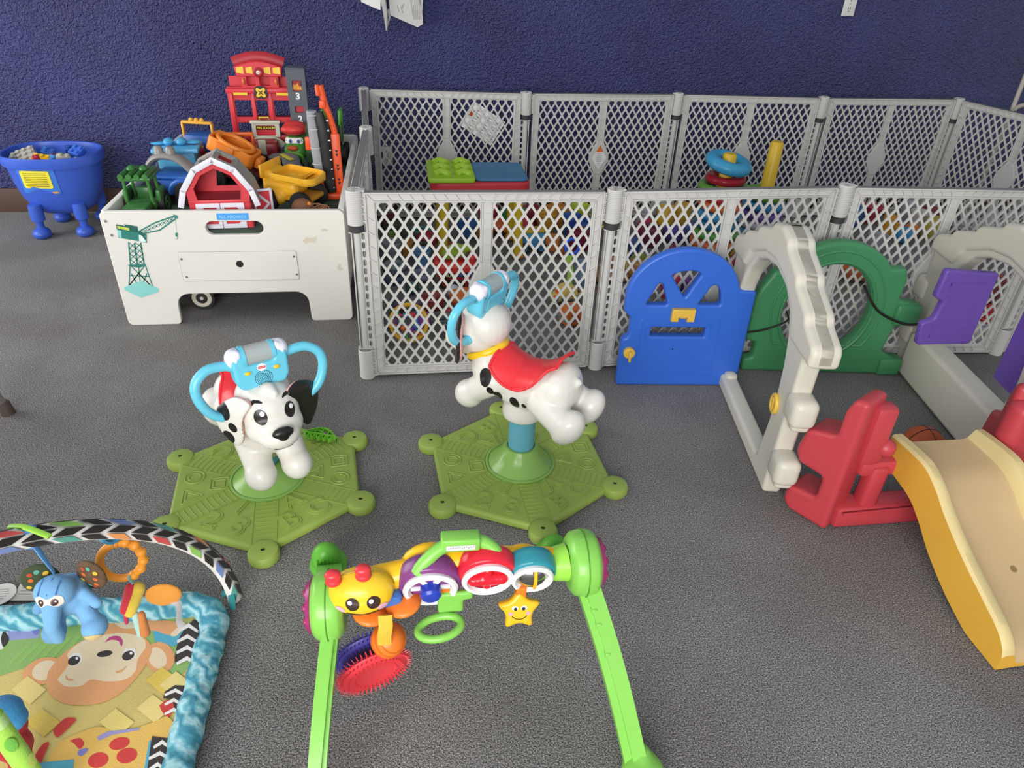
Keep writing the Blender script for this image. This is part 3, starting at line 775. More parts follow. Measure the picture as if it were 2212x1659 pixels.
car('toy_truck', 'blue and yellow toy truck with a yellow carrying bar near the wall', 'toy truck', (-.925, 3.55, TZ), rad(-12), .16, .13, .1, .036, plastic('2d4f8f'), [('body', plastic('2f5ea8'), by), ('carrying_bar', plastic('e3a83c'), byh)])
# red barn
BR, BG, BWt = plastic('d7404a', .4), plastic('9d978f', .45), plastic('e4e4ee', .4)
bn = thing('toy_barn', 'red and white toy barn with a grey ribbed roof at the front of the table', 'toy barn', (-.684, 2.752, TZ), rad(4))
bn.scale = (1.04, 1.1, 1.04)
w, dp = .100, .055
prof = [(-w, .0), (-w, .095), (-.108, .14), (-.062, .205), (0, .238), (.062, .205), (.108, .14), (w, .095), (w, 0)]
inner = [(-.072, .105), (-.078, .145), (-.048, .19), (0, .214), (.048, .19), (.078, .145), (.072, .105)]
t = M(); Xf = frame((0, -dp, 0), (1, 0, 0), (0, 0, 1)); t.prism(prof, [inner], .006, BR, Xf, .001)
t.box((0, dp, .045), (2 * w, .006, .09), BR); t.prism([(-.098, .09), (-.105, .14), (-.06, .2), (0, .232), (.06, .2), (.105, .14), (.098, .09)], [[(-.02, .12), (.075, .12), (.06, .17), (-.01, .195)]], .006, BR, frame((0, dp, 0), (1, 0, 0), (0, 0, 1)))
for s in (-1, 1): t.box((s * w, 0, .06), (.006, 2 * dp, .12), BR)
t.box((0, 0, .098), (2 * w, 2 * dp, .006), matte('b5353e')); t.box((0, 0, .003), (2 * w, 2 * dp, .006), BR); t.box((0, -dp - .001, .098), (2 * w + .006, .010, .014), BR, bev=.002)
t.build('walls', bn)
t = M(); R = [(-.128, .088), (-.112, .142), (-.065, .212), (0, .246), (.065, .212), (.112, .142), (.128, .088)]
for i in range(6):
    a, b = V((R[i][0], 0, R[i][1])), V((R[i + 1][0], 0, R[i + 1][1]))
    if i in (2, 3):
        for s in (-1, 1): t.box((0, s * .047, 0), ((b - a).length + .004, .028, .007), BG, frame((a + b) / 2, b - a, (0, 1, 0)))
        for e in (-1, 1): t.box((e * .030, 0, 0), (.014, .12, .007), BG, frame((a + b) / 2, b - a, (0, 1, 0)))
    else: t.box((0, 0, 0), ((b - a).length + .004, .124, .007), BG, frame((a + b) / 2, b - a, (0, 1, 0)))
    for k in range(8):
        if i in (2, 3) and 1 < k < 6: continue
        y = -.056 + k * .016; t.tube([a + V((0, y, .004)), b + V((0, y, .004))], .0032, BG, 6)
t.build('roof', bn)
t = M()
for i in range(6):
    a, b = V((R[i][0], -.064, R[i][1] - .002)), V((R[i + 1][0], -.064, R[i + 1][1] - .002)); t.box((0, 0, 0), ((b - a).length + .008, .008, .020), BWt, frame((a + b) / 2, b - a, (0, 1, 0)) @ Matrix.Rotation(0, 4, 'X'), bev=.001)
t.build('roof_trim', bn)
for s in (-1, 1):
    t = M(); X = frame((s * .041, -dp - .006, .048), (1, 0, 0), (0, 0, 1))
    q = [(-.028, .012), (.030, .012), (.014, .030), (-.028, .030)] if s > 0 else [(-.030, .012), (.028, .012), (.028, .030), (-.014, .030)]
    q2 = [(p[0], -p[1]) for p in q][::-1]
    t.prism(rrect(-.040, -.046, .040, .046, .002), [q, q2], .005, BWt, X, .0008); t.build('door', bn)
t = M(); X = frame((.138, .012, .062), (1, .28, 0), (0, 0, 1)); t.prism([(-.03, -.055), (.03, -.055), (.03, .055), (-.03, .055)], [], .003, BR, X)
for a, b in (((-.03, -.055), (-.03, .055)), ((.03, -.055), (.03, .055)), ((-.03, .052), (.03, .052)), ((-.03, -.052), (.03, -.052)), ((-.03, .052), (.02, 0)), ((.02, 0), (-.03, -.05))): t.tube([a + (.002,), b + (.002,)], .005, BWt, 6, X=X)
t.build('side_door', bn)
# fire station
FR, FD, CRM, SLATE = plastic('d4333f', .4), plastic('a8242f', .45), plastic('cfcdb8', .5), plastic('565c63', .5)
fs = thing('toy_fire_station', 'tall red toy fire station with a dark grey numbered lift tower', 'toy building', (-.650, 3.665, TZ), rad(2))
fs.scale = (.98, .98, .945)
def win(t, x0, z0, x1, z1, holes, y, m, d=.010): t.prism([(x0, z0), (x1, z0), (x1, z1), (x0, z1)], [rrect(*h, .006, 3) for h in holes], d, m, frame((0, y, 0), (1, 0, 0), (0, 0, 1)), .0015)
t = M()
win(t, -.155, .0, .155, .345, [(-.128, .015, -.055, .075), (.055, .015, .13, .075), (-.128, .115, -.052, .178), (-.128, .205, -.052, .285), (-.032, .19, .022, .285), (.050, .205, .13, .285), (.050, .115, .13, .178)], 0, FR)
win(t, -.150, .30, .150, .385, [], .062, FR); win(t, -.085, .345, .085, .415, [(-.060, .352, -.020, .398), (-.002, .352, .045, .398)], 0, FR)
for z in (.10, .19, .33): t.box((0, .045, z), (.31, .09, .010), FD, bev=.002)
for x in (-.152, .152): t.box((x, .045, .17), (.012, .09, .34), FR, bev=.003)
t.box((0, .088, .17), (.30, .004, .02), FR)
for x in (-.142, -.043, .036, .142): t.box((x, -.006, .22), (.020, .012, .22), FR, bev=.003)
t.box((0, -.012, .330), (.318, .024, .022), FR, bev=.003); t.box((0, -.010, .108), (.318, .022, .024), FR, bev=.003)
t.build('walls', fs)
t = M(); o = [(-.102, .395)] + arc(0, .18, .275, 111, 69, 12)[::1] + [(.102, .395)]
o = [(-.102, .395), (.102, .395), (.108, .437)] + [(.108 - .216 * i / 12, .437 + .026 * math.sin(PI * i / 12)) for i in range(1, 12)] + [(-.108, .437)]
t.prism(o, [], .05, FR, frame((0, .012, 0), (1, 0, 0), (0, 0, 1)), .004)
t.tube([(.112 - .224 * i / 12, .03, .446 + .026 * math.sin(PI * i / 12)) for i in range(13)], .014, FD, 8, sq=2.2)
yl = plastic('efc937')
for a, b in ((-.098, -.066), (-.055, -.026), (.026, .055), (.066, .098)):
    t.prism([(a, .412), (b, .412 - .004), (b, .440), (a, .436)], [], .002, yl, frame((0, -.0145, 0), (1, 0, 0), (0, 0, 1)))
t.lathe([(0, 0), (.022, 0), (.023, .01), (.017, .014), (.015, .010), (0, .010)], FD, frame((0, -.012, .416), (1, 0, 0), (0, 0, 1)), 24); t.lathe([(0, .011), (.009, .011), (0, .014)], plastic('e8d8c8'), frame((0, -.012, .416), (1, 0, 0), (0, 0, 1)), 16)
t.build('roof', fs)
t = M(); X = frame((0, -.026, .325), (1, 0, 0), (0, 0, 1)); bk = plastic('2b2722')
t.prism(roundpoly([(.03, .016), (.016, .030), (-.016, .030), (-.03, .016), (-.03, -.016), (-.016, -.030), (.016, -.030), (.03, -.016)], .01), [], .004, bk, X)
for k in range(4): t.prism(ellipse(.012, .009, 16, .0155, 0), [], .002, yl, X @ TR((0, 0, .0024), (0, 0, PI / 4 + k * PI / 2)))
t.prism(ellipse(.015, .015, 20), [], .0022, yl, X @ TR((0, 0, .003)))
for s in (-1, 1): t.box((0, 0, .0046), (.026, .004, .001), bk, X @ TR((0, 0, 0), (0, 0, s * PI / 4)))
t.build('badge', fs)
t = M()
for x0, x1 in ((-.125, -.062), (.07, .13)): t.box(((x0 + x1) / 2, -.0250, .318), (x1 - x0, .002, .012), yl)
for s in (-1, 1): t.ball((s * .074, -.012, .372), (.007, .004, .016), plastic('c9702e'), 10)
t.build('trim_light', fs)
t = M(); win(t, -.062, .115, .066, .188, [(-.043, .123, .047, .172)], -.035, CRM, .012); t.box((.002, -.036, .188), (.140, .02, .014), CRM, bev=.003); t.box((.002, -.033, .150), (.092, .004, .05), FR)
t.text('FIRE STATION', .0135, plastic('f2d348'), frame((.002, -.0375, .160), (1, 0, 0), (0, 0, 1)), .0006, bold=.0006); t.box((.002, -.0362, .160), (.090, .001, .018), bk)
t.tube(spline([(-.075, -.05, .075), (-.05, -.055, .098), (0, -.06, .11), (.05, -.055, .098), (.075, -.05, .075)], 5), .008, CRM, 8, sq=2.2)
t.box((0, -.055, .055), (.10, .012, .11), CRM, bev=.004)
t.build('door_arch', fs)
t = M(); t.tube([(-.022, -.03, .200), (-.022, -.045, .212), (.022, -.045, .212), (.022, -.03, .200)], .0045, plastic('d8b23a'), 8); t.build('handle', fs)
t = M(); win(t, .125, .06, .212, .44, [(.15, .235, .192, .265), (.15, .335, .192, .385)], -.04, SLATE, .010)
t.box((.205, .0, .25), (.008, .08, .38), SLATE, bev=.002); t.box((.131, .0, .25), (.008, .08, .38), SLATE, bev=.002); t.box((.168, .0, .438), (.085, .09, .008), SLATE, bev=.002); t.box((.168, -.02, .25), (.075, .004, .08), FR); t.box((.168, -.03, .36), (.04, .003, .05), FD)
t.prism([(-.02, -.018), (.02, -.018), (.018, .0), (.010, -.004), (.004, .016), (-.008, .004), (-.018, .008)], [], .002, plastic('e8a02c'), frame((.171, -.033, .358), (1, 0, 0), (0, 0, 1)))
for ch, z in (('3', .312), ('2', .205)): t.text(ch, .042, plastic('eeeeee'), frame((.170, -.0462, z), (1, 0, 0), (0, 0, 1)), .0006, bold=.0015)
t.build('lift_tower', fs)
# ramp in front of the station
t = M(); RG = plastic('77797a', .5)
t.tube(spline([(-.60, 3.42, TZ + .075), (-.52, 3.40, TZ + .080), (-.50, 3.32, TZ + .065), (-.45, 3.22, TZ + .035), (-.43, 3.13, TZ + .014)], 6), .040, RG, 12, sq=.22); t.tube([(-.60, 3.43, TZ), (-.60, 3.43, TZ + .07)], .02, RG, 10)
t.tube([(-.55, 3.395, TZ + .0895), (-.50, 3.335, TZ + .082)], .014, plastic('d6cf4a'), 8, sq=.2)
tag(t.build('toy_ramp'), 'grey curved toy road ramp with a yellow stripe below the fire station', 'toy ramp')
# launcher: orange frame, black track, clear tunnel
OR, BK2 = plastic('ee5a2c', .4), plastic('202022', .4)
ln = thing('toy_launcher', 'tall orange toy car launcher with a clear tunnel and black track', 'toy track', (-.312, 3.035, TZ), rad(2), None)
ln.scale = (1.06, 1.06, 1.06)
t = M(); t.tube(spline([(.030, .02, .03), (.038, .02, .14), (.034, .02, .24), (.020, .02, .31), (.006, .02, .36), (-.004, .02, .42)], 6), .012, OR, 10, sq=1.0)
t.box((.034, .012, .13), (.034, .016, .24), OR, bev=.006); t.box((-.035, 0, .06), (.022, .05, .11), OR, bev=.008); t.box((0, 0, .016), (.09, .06, .022), OR, bev=.006); t.box((-.002, .01, .355), (.024, .02, .03), OR, bev=.006); t.tube(spline([(-.004, .02, .40), (-.016, .015, .418), (-.014, .01, .385)], 5), .008, OR, 8); t.box((-.068, 0, .215), (.022, .012, .05), OR, bev=.008)
t.build('frame', ln)
t = M(); t.tube(spline([(.0, -.008, .03), (-.004, -.008, .14), (-.008, -.008, .25), (-.022, -.004, .33)], 8), .0135, BK2, 8, sq=1.6)
for i in range(8): t.box((.012, -.012, .05 + i * .036), (.008, .012, .004), plastic('dddddd'))
t.build('track', ln)
t = M(); t.tube(spline([(-.034, 0, .10), (-.040, 0, .18), (-.044, 0, .26), (-.044, 0, .335)], 6), .019, mat('dcdde2', .12, .03, 12, trans=.6, ior=1.2), 16)
for z in (.14, .20, .27, .32): t.torus((-.040, 0, z), .0195, .0022, mat('e6e6ea', .15, .03, 12, trans=.4, ior=1.2), n=20, k=6)
t.build('clear_tunnel', ln)
t = M()
for i in range(6):
    z = .06 + (i // 2) * .055 + (i % 2) * .014; t.prism([(-.006, .005), (.006, .005), (0, -.006)], [], .002, BK2, frame((.035, .0035, z), (1, 0, 0), (0, 0, 1)))
t.build('arrow_marks', ln)
# yellow dump truck
YT = plastic('ecb12c', .4)
def yt_cab(t, m):
    t.mesh(blob([('b', (-.025, 0, .09), (.15, .12, .06), .02), ('b', (-.075, 0, .12), (.05, .11, .07), .014), ('c', (-.07, -.05, .055), (-.03, -.05, .055), .03, .03), ('c', (-.07, .05, .055), (-.03, .05, .055), .03, .03)], .005, 4), m)
def yt_bed(t, m):
    o = roundpoly([(-.08, -.075), (.075, -.075), (.10, -.05), (.10, .05), (.075, .075), (-.08, .075)], .02)
    X = TR((.03, 0, .135), (0, rad(4), 0)); t.prism(o, [[(p[0] * .90, p[1] * .90) for p in o]], .028, m, X, .003); t.prism(o, [], .006, m, X @ TR((0, 0, -.010)))
    t.box((-.085, 0, .155), (.012, .15, .05), m, bev=.004)
    for i in range(4): t.ball((.0 + (i % 2) * .035, -.02 + (i // 2) * .04, .130), (.014, .009, .004), m, 10)
    for i in range(3): t.box((.085 + .0 * i, -.0, .134), (.004, .09 - i * .02, .004), m); t.box((.06 + i * .012, 0, .1325), (.004, .10, .005), m)
car('toy_dump_truck', 'yellow toy dump truck right of the barn', 'toy truck', (-.452, 2.925, TZ), rad(-22), .22, .16, .07, .045, plastic('c98f1e'), [('cab', YT, yt_cab), ('dump_bed', YT, yt_bed)], plastic('242424'))
# orange tipper bed on a maroon truck
MRN, ORG = plastic('7c1e2a', .4), plastic('ef8a2c', .42)
def ob(t, m):
    X = TR((0, 0, .155), (0, rad(24), 0))
    t.prism(rrect(-.10, -.055, .10, .055, .02), [rrect(-.088, -.045, .088, .045, .015)], .06, m, X, .004); t.prism(rrect(-.10, -.055, .10, .055, .02), [], .008, m, X @ TR((0, 0, -.024))); t.torus((0, 0, .03), .075, .010, m, X, 28, 8, ell=.74); t.box((.115, 0, -.0), (.025, .06, .045), m, X, .008); t.box((-.02, -.055, 0), (.08, .014, .045), plastic('e07a24'), X, .004)
car('toy_dump_truck', 'maroon toy dump truck with a tipped orange bed behind the barn', 'toy truck', (-.715, 3.22, TZ), rad(-14), .22, .15, .09, .045, MRN, [('dump_bed', ORG, ob), ('cab', MRN, lambda t, m: t.box((-.06, 0, .11), (.08, .12, .07), m, bev=.015))])
def mt(t, m): t.mesh(blob([('b', (0, 0, .10), (.17, .11, .06), .025), ('b', (-.01, 0, .145), (.09, .09, .05), .02)], .006, 4), m)
def mtb(t, m): t.tube([(-.06, -.04, .12), (-.06, -.04, .185), (.07, -.04, .185), (.07, -.04, .12)], .009, m, 8); t.box((.0, -.04, .185), (.15, .016, .016), m, bev=.004)
car('toy_truck', 'dark red toy truck with an orange roll bar in front of the fire station', 'toy truck', (-.735, 3.40, TZ), rad(4), .19, .14, .08, .042, MRN, [('body', plastic('8c1c2c'), mt), ('roll_bar', plastic('ef6a26'), mtb)])
car('toy_car', 'dark red toy car between the tipped orange bed and the light blue truck', 'toy car', (-.90, 3.385, TZ), rad(75), .105, .075, .07, .034, plastic('6a1c22'), [('body', plastic('84212a'), lambda t, m: t.mesh(blob([('b', (0, 0, .075), (.095, .062, .045), .02), ('b', (-.01, 0, .105), (.05, .056, .04), .018)], .006, 4), m))])
def rc(t, m): t.box((0, 0, .08), (.13, .10, .07), m, bev=.012); t.box((.0, -.052, .05), (.09, .008, .03), plastic('5c161c'), bev=.002)
car('toy_fire_engine', 'dark red toy engine with a cream ladder beside the green car', 'toy truck', (-.650, 3.535, TZ), rad(3), .14, .11, .08, .03, plastic('7a1a22'), [('body', plastic('8f202b'), rc), ('ladder', CRM, lambda t, m: t.box((0, -.045, .095), (.034, .012, .07), m, bev=.003))])
# green car wearing a red cap
gc = thing('toy_car', 'green toy car with big eyes and a red cap roof', 'toy car', (-.505, 3.545, TZ), rad(-6), 'toy vehicles on the play table')
GC = plastic('4f8f34', .35)
t = M(); t.mesh(blob([('b', (0, 0, .07), (.10, .13, .07), .025), ('b', (0, .01, .115), (.09, .09, .05), .02)], .005, 4), GC); bv = t.bvh()
t.decal(bv, (0, -.04, .122), (0, -1, .25), (0, 0, 1), rrect(-.040, -.013, .040, .015, .010), WHT, .0012)
for s in (-1, 1):
    t.decal(bv, (s * .018 + .004, -.04, .120), (0, -1, .25), (0, 0, 1), ellipse(.0075, .009, 16), plastic('3f56a8'), .0022); t.decal(bv, (s * .018 + .004, -.04, .119), (0, -1, .25), (0, 0, 1), ellipse(.0035, .004, 12), BLK, .003)
t.build('body', gc, angle=60)
t = M(); t.mesh(blob([('e', (0, .0, .165), (.062, .062, .024)), ('e', (0, -.035, .172), (.055, .03, .02)), ('e', (0, .01, .18), (.05, .05, .02))], .005, 4), plastic('d63a38', .45)); t.build('cap', gc, angle=60)
t = M(); t.ball((0, -.066, .095), (.026, .012, .012), plastic('c0562c'), 14); t.build('nose', gc)
t = M(); t.tube(spline([(-.045, -.07, .03), (-.038, -.078, .065), (0, -.082, .074), (.038, -.078, .065), (.045, -.07, .03)], 5), .009, plastic('69b43c'), 8); t.box((0, -.070, .045), (.07, .01, .04), plastic('23351c'), bev=.004); t.build('bumper', gc)
for s in (-1, 1):
    for y in (-.04, .045): wheel('wheel', gc, (s * .05, y, .026), .026, .02, plastic('8a8a8a'), 'x')
# dark green truck, small green loader, brown cable reel, lime figure
def dg(t, m): t.box((0, 0, .09), (.10, .15, .07), m, bev=.01); t.box((0, -.02, .15), (.09, .08, .06), m, bev=.01)
o = car('toy_truck', 'dark green toy truck behind the clear tunnel', 'toy truck', (-.385, 3.40, TZ), rad(90), .17, .12, .09, .045, plastic('1d3320'), [('body', plastic('27472a'), lambda t, m: (t.box((0, 0, .10), (.17, .10, .08), m, bev=.012), t.box((.02, 0, .18), (.08, .10, .09), m, bev=.012)))])
car('toy_truck', 'small black and bright green toy loader at the back right corner', 'toy truck', (-.335, 3.62, TZ), rad(88), .16, .12, .08, .04, plastic('1a2418'), [('cab', plastic('57a03a'), lambda t, m: [t.tube([(-.04, s * .035, .1), (-.03, s * .04, .24), (.04, s * .04, .24), (.05, s * .035, .1)], .007, m, 8) for s in (-1, 1)]), ('body', plastic('1b2a1a'), lambda t, m: t.box((0, 0, .13), (.12, .08, .10), m, bev=.01))])
BW2 = matte('7c5236')
rl = thing('toy_cable_reel', 'brown wooden reel wound with loose cord in front of the yellow dump truck', 'toy', (-.375, 2.745, TZ), rad(-10))
t = M(); t.mesh(blob([('e', (-.02, 0, .05), (.045, .038, .045)), ('b', (.03, 0, .035), (.09, .05, .05), .012)], .004, 4), BW2); t.box((0, -.02, .026), (.15, .02, .008), BW2, TR((0, 0, 0), (0, 0, .2)), .002); t.box((-.03, -.041, .045), (.018, .004, .03), plastic('cfcfe0'), bev=.001); t.ball((.014, -.02, .082), .008, plastic('d9802c'), 10); t.build('body', rl, angle=60)
t = M()
for i in range(9):
    p = [(.04 + .05 * math.cos(a + i * .5) * (.6 + .1 * (i % 4)) + .006 * i - .02, -.03 + .03 * math.sin(a * 1.3 + i), .045 + .034 * math.sin(a + i * .9)) for a in [k * .5 for k in range(13)]]
    t.tube(spline(p, 2), .0014, matte('a06e4c'), 5)
t.build('cord', rl)
t = M(); t.mesh(blob([('e', (0, 0, .02), (.018, .014, .02)), ('e', (.014, 0, .03), (.012, .01, .012)), ('e', (-.012, 0, .036), (.008, .008, .01))], .003, 3), plastic('9cbf35')); o = t.build('toy_figure'); o.location = (-.845, 2.70, TZ); tag(o, 'tiny lime green toy figure between the tractor and the barn', 'toy figure')

# ================================================================== blue bin on legs, with building blocks
BB = mat('3a5cc0', .36, .05, 5, .06, 60)
bi = thing('toy_bin', 'blue plastic bin on four booted legs holding building blocks', 'toy bin', (-1.668, 3.735, 0))
LC = ((-.09, -.135), (.098, -.11), (-.085, .105), (.105, .125))
ang = [2 * PI * i / 48 for i in range(48)]
def sup(rx, ry, z, e=.62):
    f = lambda c: math.copysign(abs(c) ** e, c)
    return [(rx * f(math.cos(a)), ry * f(math.sin(a)), z) for a in ang]
prof = [(.06, .05, .095), (.115, .10, .105), (.150, .13, .14), (.172, .145, .19), (.188, .155, .25), (.202, .165, .345)]
t = M(); rings = [sup(*p, .8 + .0 * i) for i, p in enumerate(prof)] + [sup(.194, .157, .345, .8), sup(.17, .14, .20, .8), sup(.10, .08, .14, .8)]
vs = [p for r in rings for p in r]; n = 48; fs = []
for j in range(len(rings) - 1):
    for i in range(n): k = (i + 1) % n; fs.append((j * n + i, j * n + k, (j + 1) * n + k, (j + 1) * n + i))
fs += [tuple(range(n - 1, -1, -1)), tuple((len(rings) - 1) * n + i for i in range(n))]
t.add(vs, fs, BB); bv = t.bvh()
t.decal(bv, (-.03, -.2, .272), (-.06, -1, -.1), (0, 0, 1), rrect(-.082, -.062, .082, .062, .006, 4), plastic('3f7ad0'), .003, rings=6)
t.decal(bv, (-.035, -.2, .282), (-.06, -1, -.1), (0, 0, 1), rrect(-.064, -.042, .064, .042, .010, 5), plastic('e6d63a'), .005, rings=6)
for k in range(8): t.decal(bv, (-.035, -.2,   .312 - k * .0085), (-.06, -1, -.1), (0, 0, 1), rrect(-.052, -.0012, .050, .0012, .0006, 2), matte('6b6420'), .0062, rings=3)
t.decal(bv, (.030, -.2, .220), (-.06, -1, -.1), (0, 0, 1), ellipse(.015, .005, 16), plastic('e29a4a'), .005, rings=3)
t.build('body', bi, angle=40)
t = M(); rr = [sup(.203, .166, .335, .8), sup(.214, .176, .335, .8), sup(.218, .180, .352, .8), sup(.217, .179, .378, .8), sup(.212, .174, .383, .8), sup(.203, .165, .381, .8), sup(.197, .160, .36, .8), sup(.197, .16, .335, .8)]
vs = [p for r in rr for p in r]; fs = []
for j in range(len(rr)):
    for i in range(n): k = (i + 1) % n; j2 = (j + 1) % len(rr); fs.append((j * n + i, j * n + k, j2 * n + k, j2 * n + i))
t.add(vs, fs, BB); t.build('rim', bi)
for (x, y) in LC:
    t = M(); t.lathe([(.001, .165), (.028, .16), (.031, .12), (.030, .085), (.020, .083), (.017, .07), (.018, .04), (.001, .04)], BB, TR((x, y, 0)), 22); lg = t.build('leg', bi)
    t = M(); t.mesh(blob([('e', (x, y - .008, .022), (.040, .046, .030)), ('e', (x, y, .012), (.040, .042, .014))], .004, 3), BB); t.build('boot', lg, angle=60)
def stud_block(name, label, loc, rot, nx, ny, col, h=.03, u=.028, group='building blocks in the blue bin'):
    t = M(); m = plastic(col, .4); t.box((0, 0, 0), (nx * u, ny * u, h), m, bev=.002)
    for i in range(nx):
        for j in range(ny): t.lathe([(0, h / 2), (.0085, h / 2), (.0085, h / 2 + .007), (.0075, h / 2 + .008), (0, h / 2 + .008)], m, TR(((i - (nx - 1) / 2) * u, (j - (ny - 1) / 2) * u, 0)), 12)
    o = t.build(name); o.location = loc; o.rotation_euler = rot; return tag(o, label, 'building block', group)
bz = .338
for i, (dx, dy, rot, nx, ny, col, lab) in enumerate((
    (-.105, -.025, (.5, -.3, .3), 3, 3, 'a9a69c', 'grey studded slab at the left end of the blue bin'), (-.02, -.075, (.5, .1, -.2), 3, 2, 'e0b42c', 'yellow block leaning at the front of the blue bin'),
    (-.03, -.11, (.4, .3, .6), 1, 1, 'b4383e', 'small red block in front of the yellow block'), (.035, -.02, (.5, -.2, .6), 2, 2, '4a9a3c', 'green block in the middle of the blue bin'),
    (.030, -.088, (.9, .3, .2), 1, 2, '4f86c8', 'pale blue block at the front of the blue bin'), (.08, -.085, (.3, .2, .5), 2, 1, 'bcb6aa', 'beige block at the front right of the blue bin'),
    (.105, -.055, (.3, 0, .9), 2, 1, 'd4d0c6', 'white block at the right of the blue bin'), (-.045, .055, (.3, .5, .2), 2, 2, '4678cf', 'blue block by the back rim of the blue bin'),
    (.10, .03, (.5, .2, -.4), 2, 2, '3c6ad0', 'blue block at the right back of the blue bin'), (-.005, .02, (.3, .2, 1.2), 2, 1, '8f3138', 'dark red block behind the yellow block'),
    (-.155, -.05, (.3, .1, .1), 1, 2, '9c9a94', 'grey block against the left rim of the blue bin'), (.06, .075, (.6, .1, .4), 2, 1, '274a9a', 'navy block by the back right rim of the blue bin'))):
    stud_block('building_block', lab, (-1.668 + dx, 3.735 + dy, bz + .014 * (i % 3) + (.02 if i == 0 else 0)), rot, nx, ny, col)
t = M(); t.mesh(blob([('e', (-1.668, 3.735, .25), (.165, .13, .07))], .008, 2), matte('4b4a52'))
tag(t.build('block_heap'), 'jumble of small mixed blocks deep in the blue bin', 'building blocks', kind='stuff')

# ================================================================== green baby gym arch in the foreground
LG = plastic('84c654', .3); LG2 = mat('6fbf45', .25, .05, 9, trans=.25, ior=1.3); PUR = plastic('9a2f66', .3); VIO = plastic('7d3f7a', .3); TL2 = plastic('2f8a96', .3); ORN = plastic('f07c2a', .35); GY = plastic('f2bd1d', .3)
G0 = V((.06, .93, 0))
gm = thing('baby_gym', 'bright green plastic baby gym arch with rings, star and spiky discs', 'baby gym', G0)
def g(x, y, z): return V((x, y, z)) - G0
HL, HR = V((-.170, .925, .286)), V((.308, .945, .326))
def housing(name, c, s, r):
    t = M(); X = frame(c - G0, (0, -1, 0), (0, 0, 1)) if False else TR(c - G0, (0, PI / 2, 0))
    t.mesh(blob([('l', [(.001, -.030), (r * .75, -.030), (r * .95, -.021), (r, -.006), (r, .006), (r * .95, .021), (r * .75, .030), (.001, .030)], I4)], .004, 4), LG, X)
    t.torus((0, 0, 0), r + .0008, .0012, plastic('4f8f2a'), X, 40, 5)
    h = t.build(name, gm, angle=60)
    t = M(); t.lathe([(.001, .024), (.046, .024), (.050, .030), (.045, .037), (.028, .040), (.001, .039)], PUR, X @ (TR() if s > 0 else TR((0, 0, 0), (PI, 0, 0))), 30)
    for k in range(8): a = k * PI / 4; t.ball((.034 * math.cos(a), .034 * math.sin(a), s * .038), (.008, .008, .006), PUR, 10, X)
    t.build('side_cap', h)
housing('housing', HL, -1, .064); housing('housing', HR, 1, .064)
def leg_path(a, b, sag=.012, n=12):
    return [a.lerp(b, i / n) + V((0, 0, sag * math.sin(PI * i / n))) for i in range(n + 1)]
def strip(t, path, w0, w1, th, m, xoff=0.0, side=V((1, 0, 0))):
    vs, fs = [], []; n = len(path)
    for i, p in enumerate(path):
        d = (path[min(i + 1, n - 1)] - path[max(i - 1, 0)]).normalized(); sd = (side - d * side.dot(d)).normalized(); u = sd.cross(d).normalized(); w = w0 + (w1 - w0) * i / (n - 1)
        for a, b in ((-1, -1), (1, -1), (1, 1), (-1, 1)): vs.append(p + sd * (a * w / 2 + xoff) + u * (b * th / 2))
    for i in range(n - 1):
        for j in range(4): k = (j + 1) % 4; fs.append((i * 4 + j, i * 4 + k, i * 4 + 4 + k, i * 4 + 4 + j))
    fs += [(3, 2, 1, 0), (n * 4 - 4, n * 4 - 3, n * 4 - 2, n * 4 - 1)]; t.add(vs, fs, m)
for nm, hc_, ft, inner in (('front_leg', HL + V((0, -.025, -.03)), V((-.205, .60, .012)), 1), ('front_leg', HR + V((.012, -.03, -.03)), V((.398, .700, .014)), -1)):
    P = [p - G0 for p in leg_path(hc_, ft, .022)]
    wf = .8 if inner > 0 else 1.0
    t = M(); strip(t, P, .030 * wf, .026 * wf, .030, LG)
    strip(t, [p + V((inner * (.008 if inner > 0 else .017), 0, -.004)) for p in P], .020, .022, .018, LG); strip(t, [p + V((-inner * .0, 0, .016)) for p in P[1:]], .022, .020, .004, LG)
    for i in ((2, 3, 5) if inner < 0 else ()): t.box(P[i] + V((inner * .012, 0, .010)), (.012, .02, .012), LG, bev=.003)
    l = t.build(nm, gm, angle=50)
    t = M(); f = P[-1]; t.mesh(blob([('e', f + V((0, -.010, .012)), (.042, .052, .024)), ('c', f + V((0, .02, .02)), f + V((0, -.02, .012)), .024, .02)], .004, 3), LG); t.build('foot', l, angle=60)
for hc_, ft in ((HL + V((0, .03, -.02)), V((-.222, 1.275, .014))), (HR + V((-.004, .03, -.02)), V((.326, 1.250, .014)))):
    P = [p - G0 for p in leg_path(hc_, ft, .02)]
    t = M(); strip(t, P, .050, .056, .024, LG2); l = t.build('rear_leg', gm, angle=50)
    t = M(); f = P[-1]; t.mesh(blob([('e', f + V((0, .0, .018)), (.046, .048, .030)), ('e', f + V((0, -.016, .052)), (.036, .030, .046))], .004, 4), LG2)
    for k in range(6): t.tube([f + V((-.02 + k * .008, -.048, .03 + .004 * (k % 3))), f + V((-.018 + k * .008, -.046, .075 - .005 * (k % 2)))], .0016, LG2, 5)
    t.build('foot', l, angle=60)
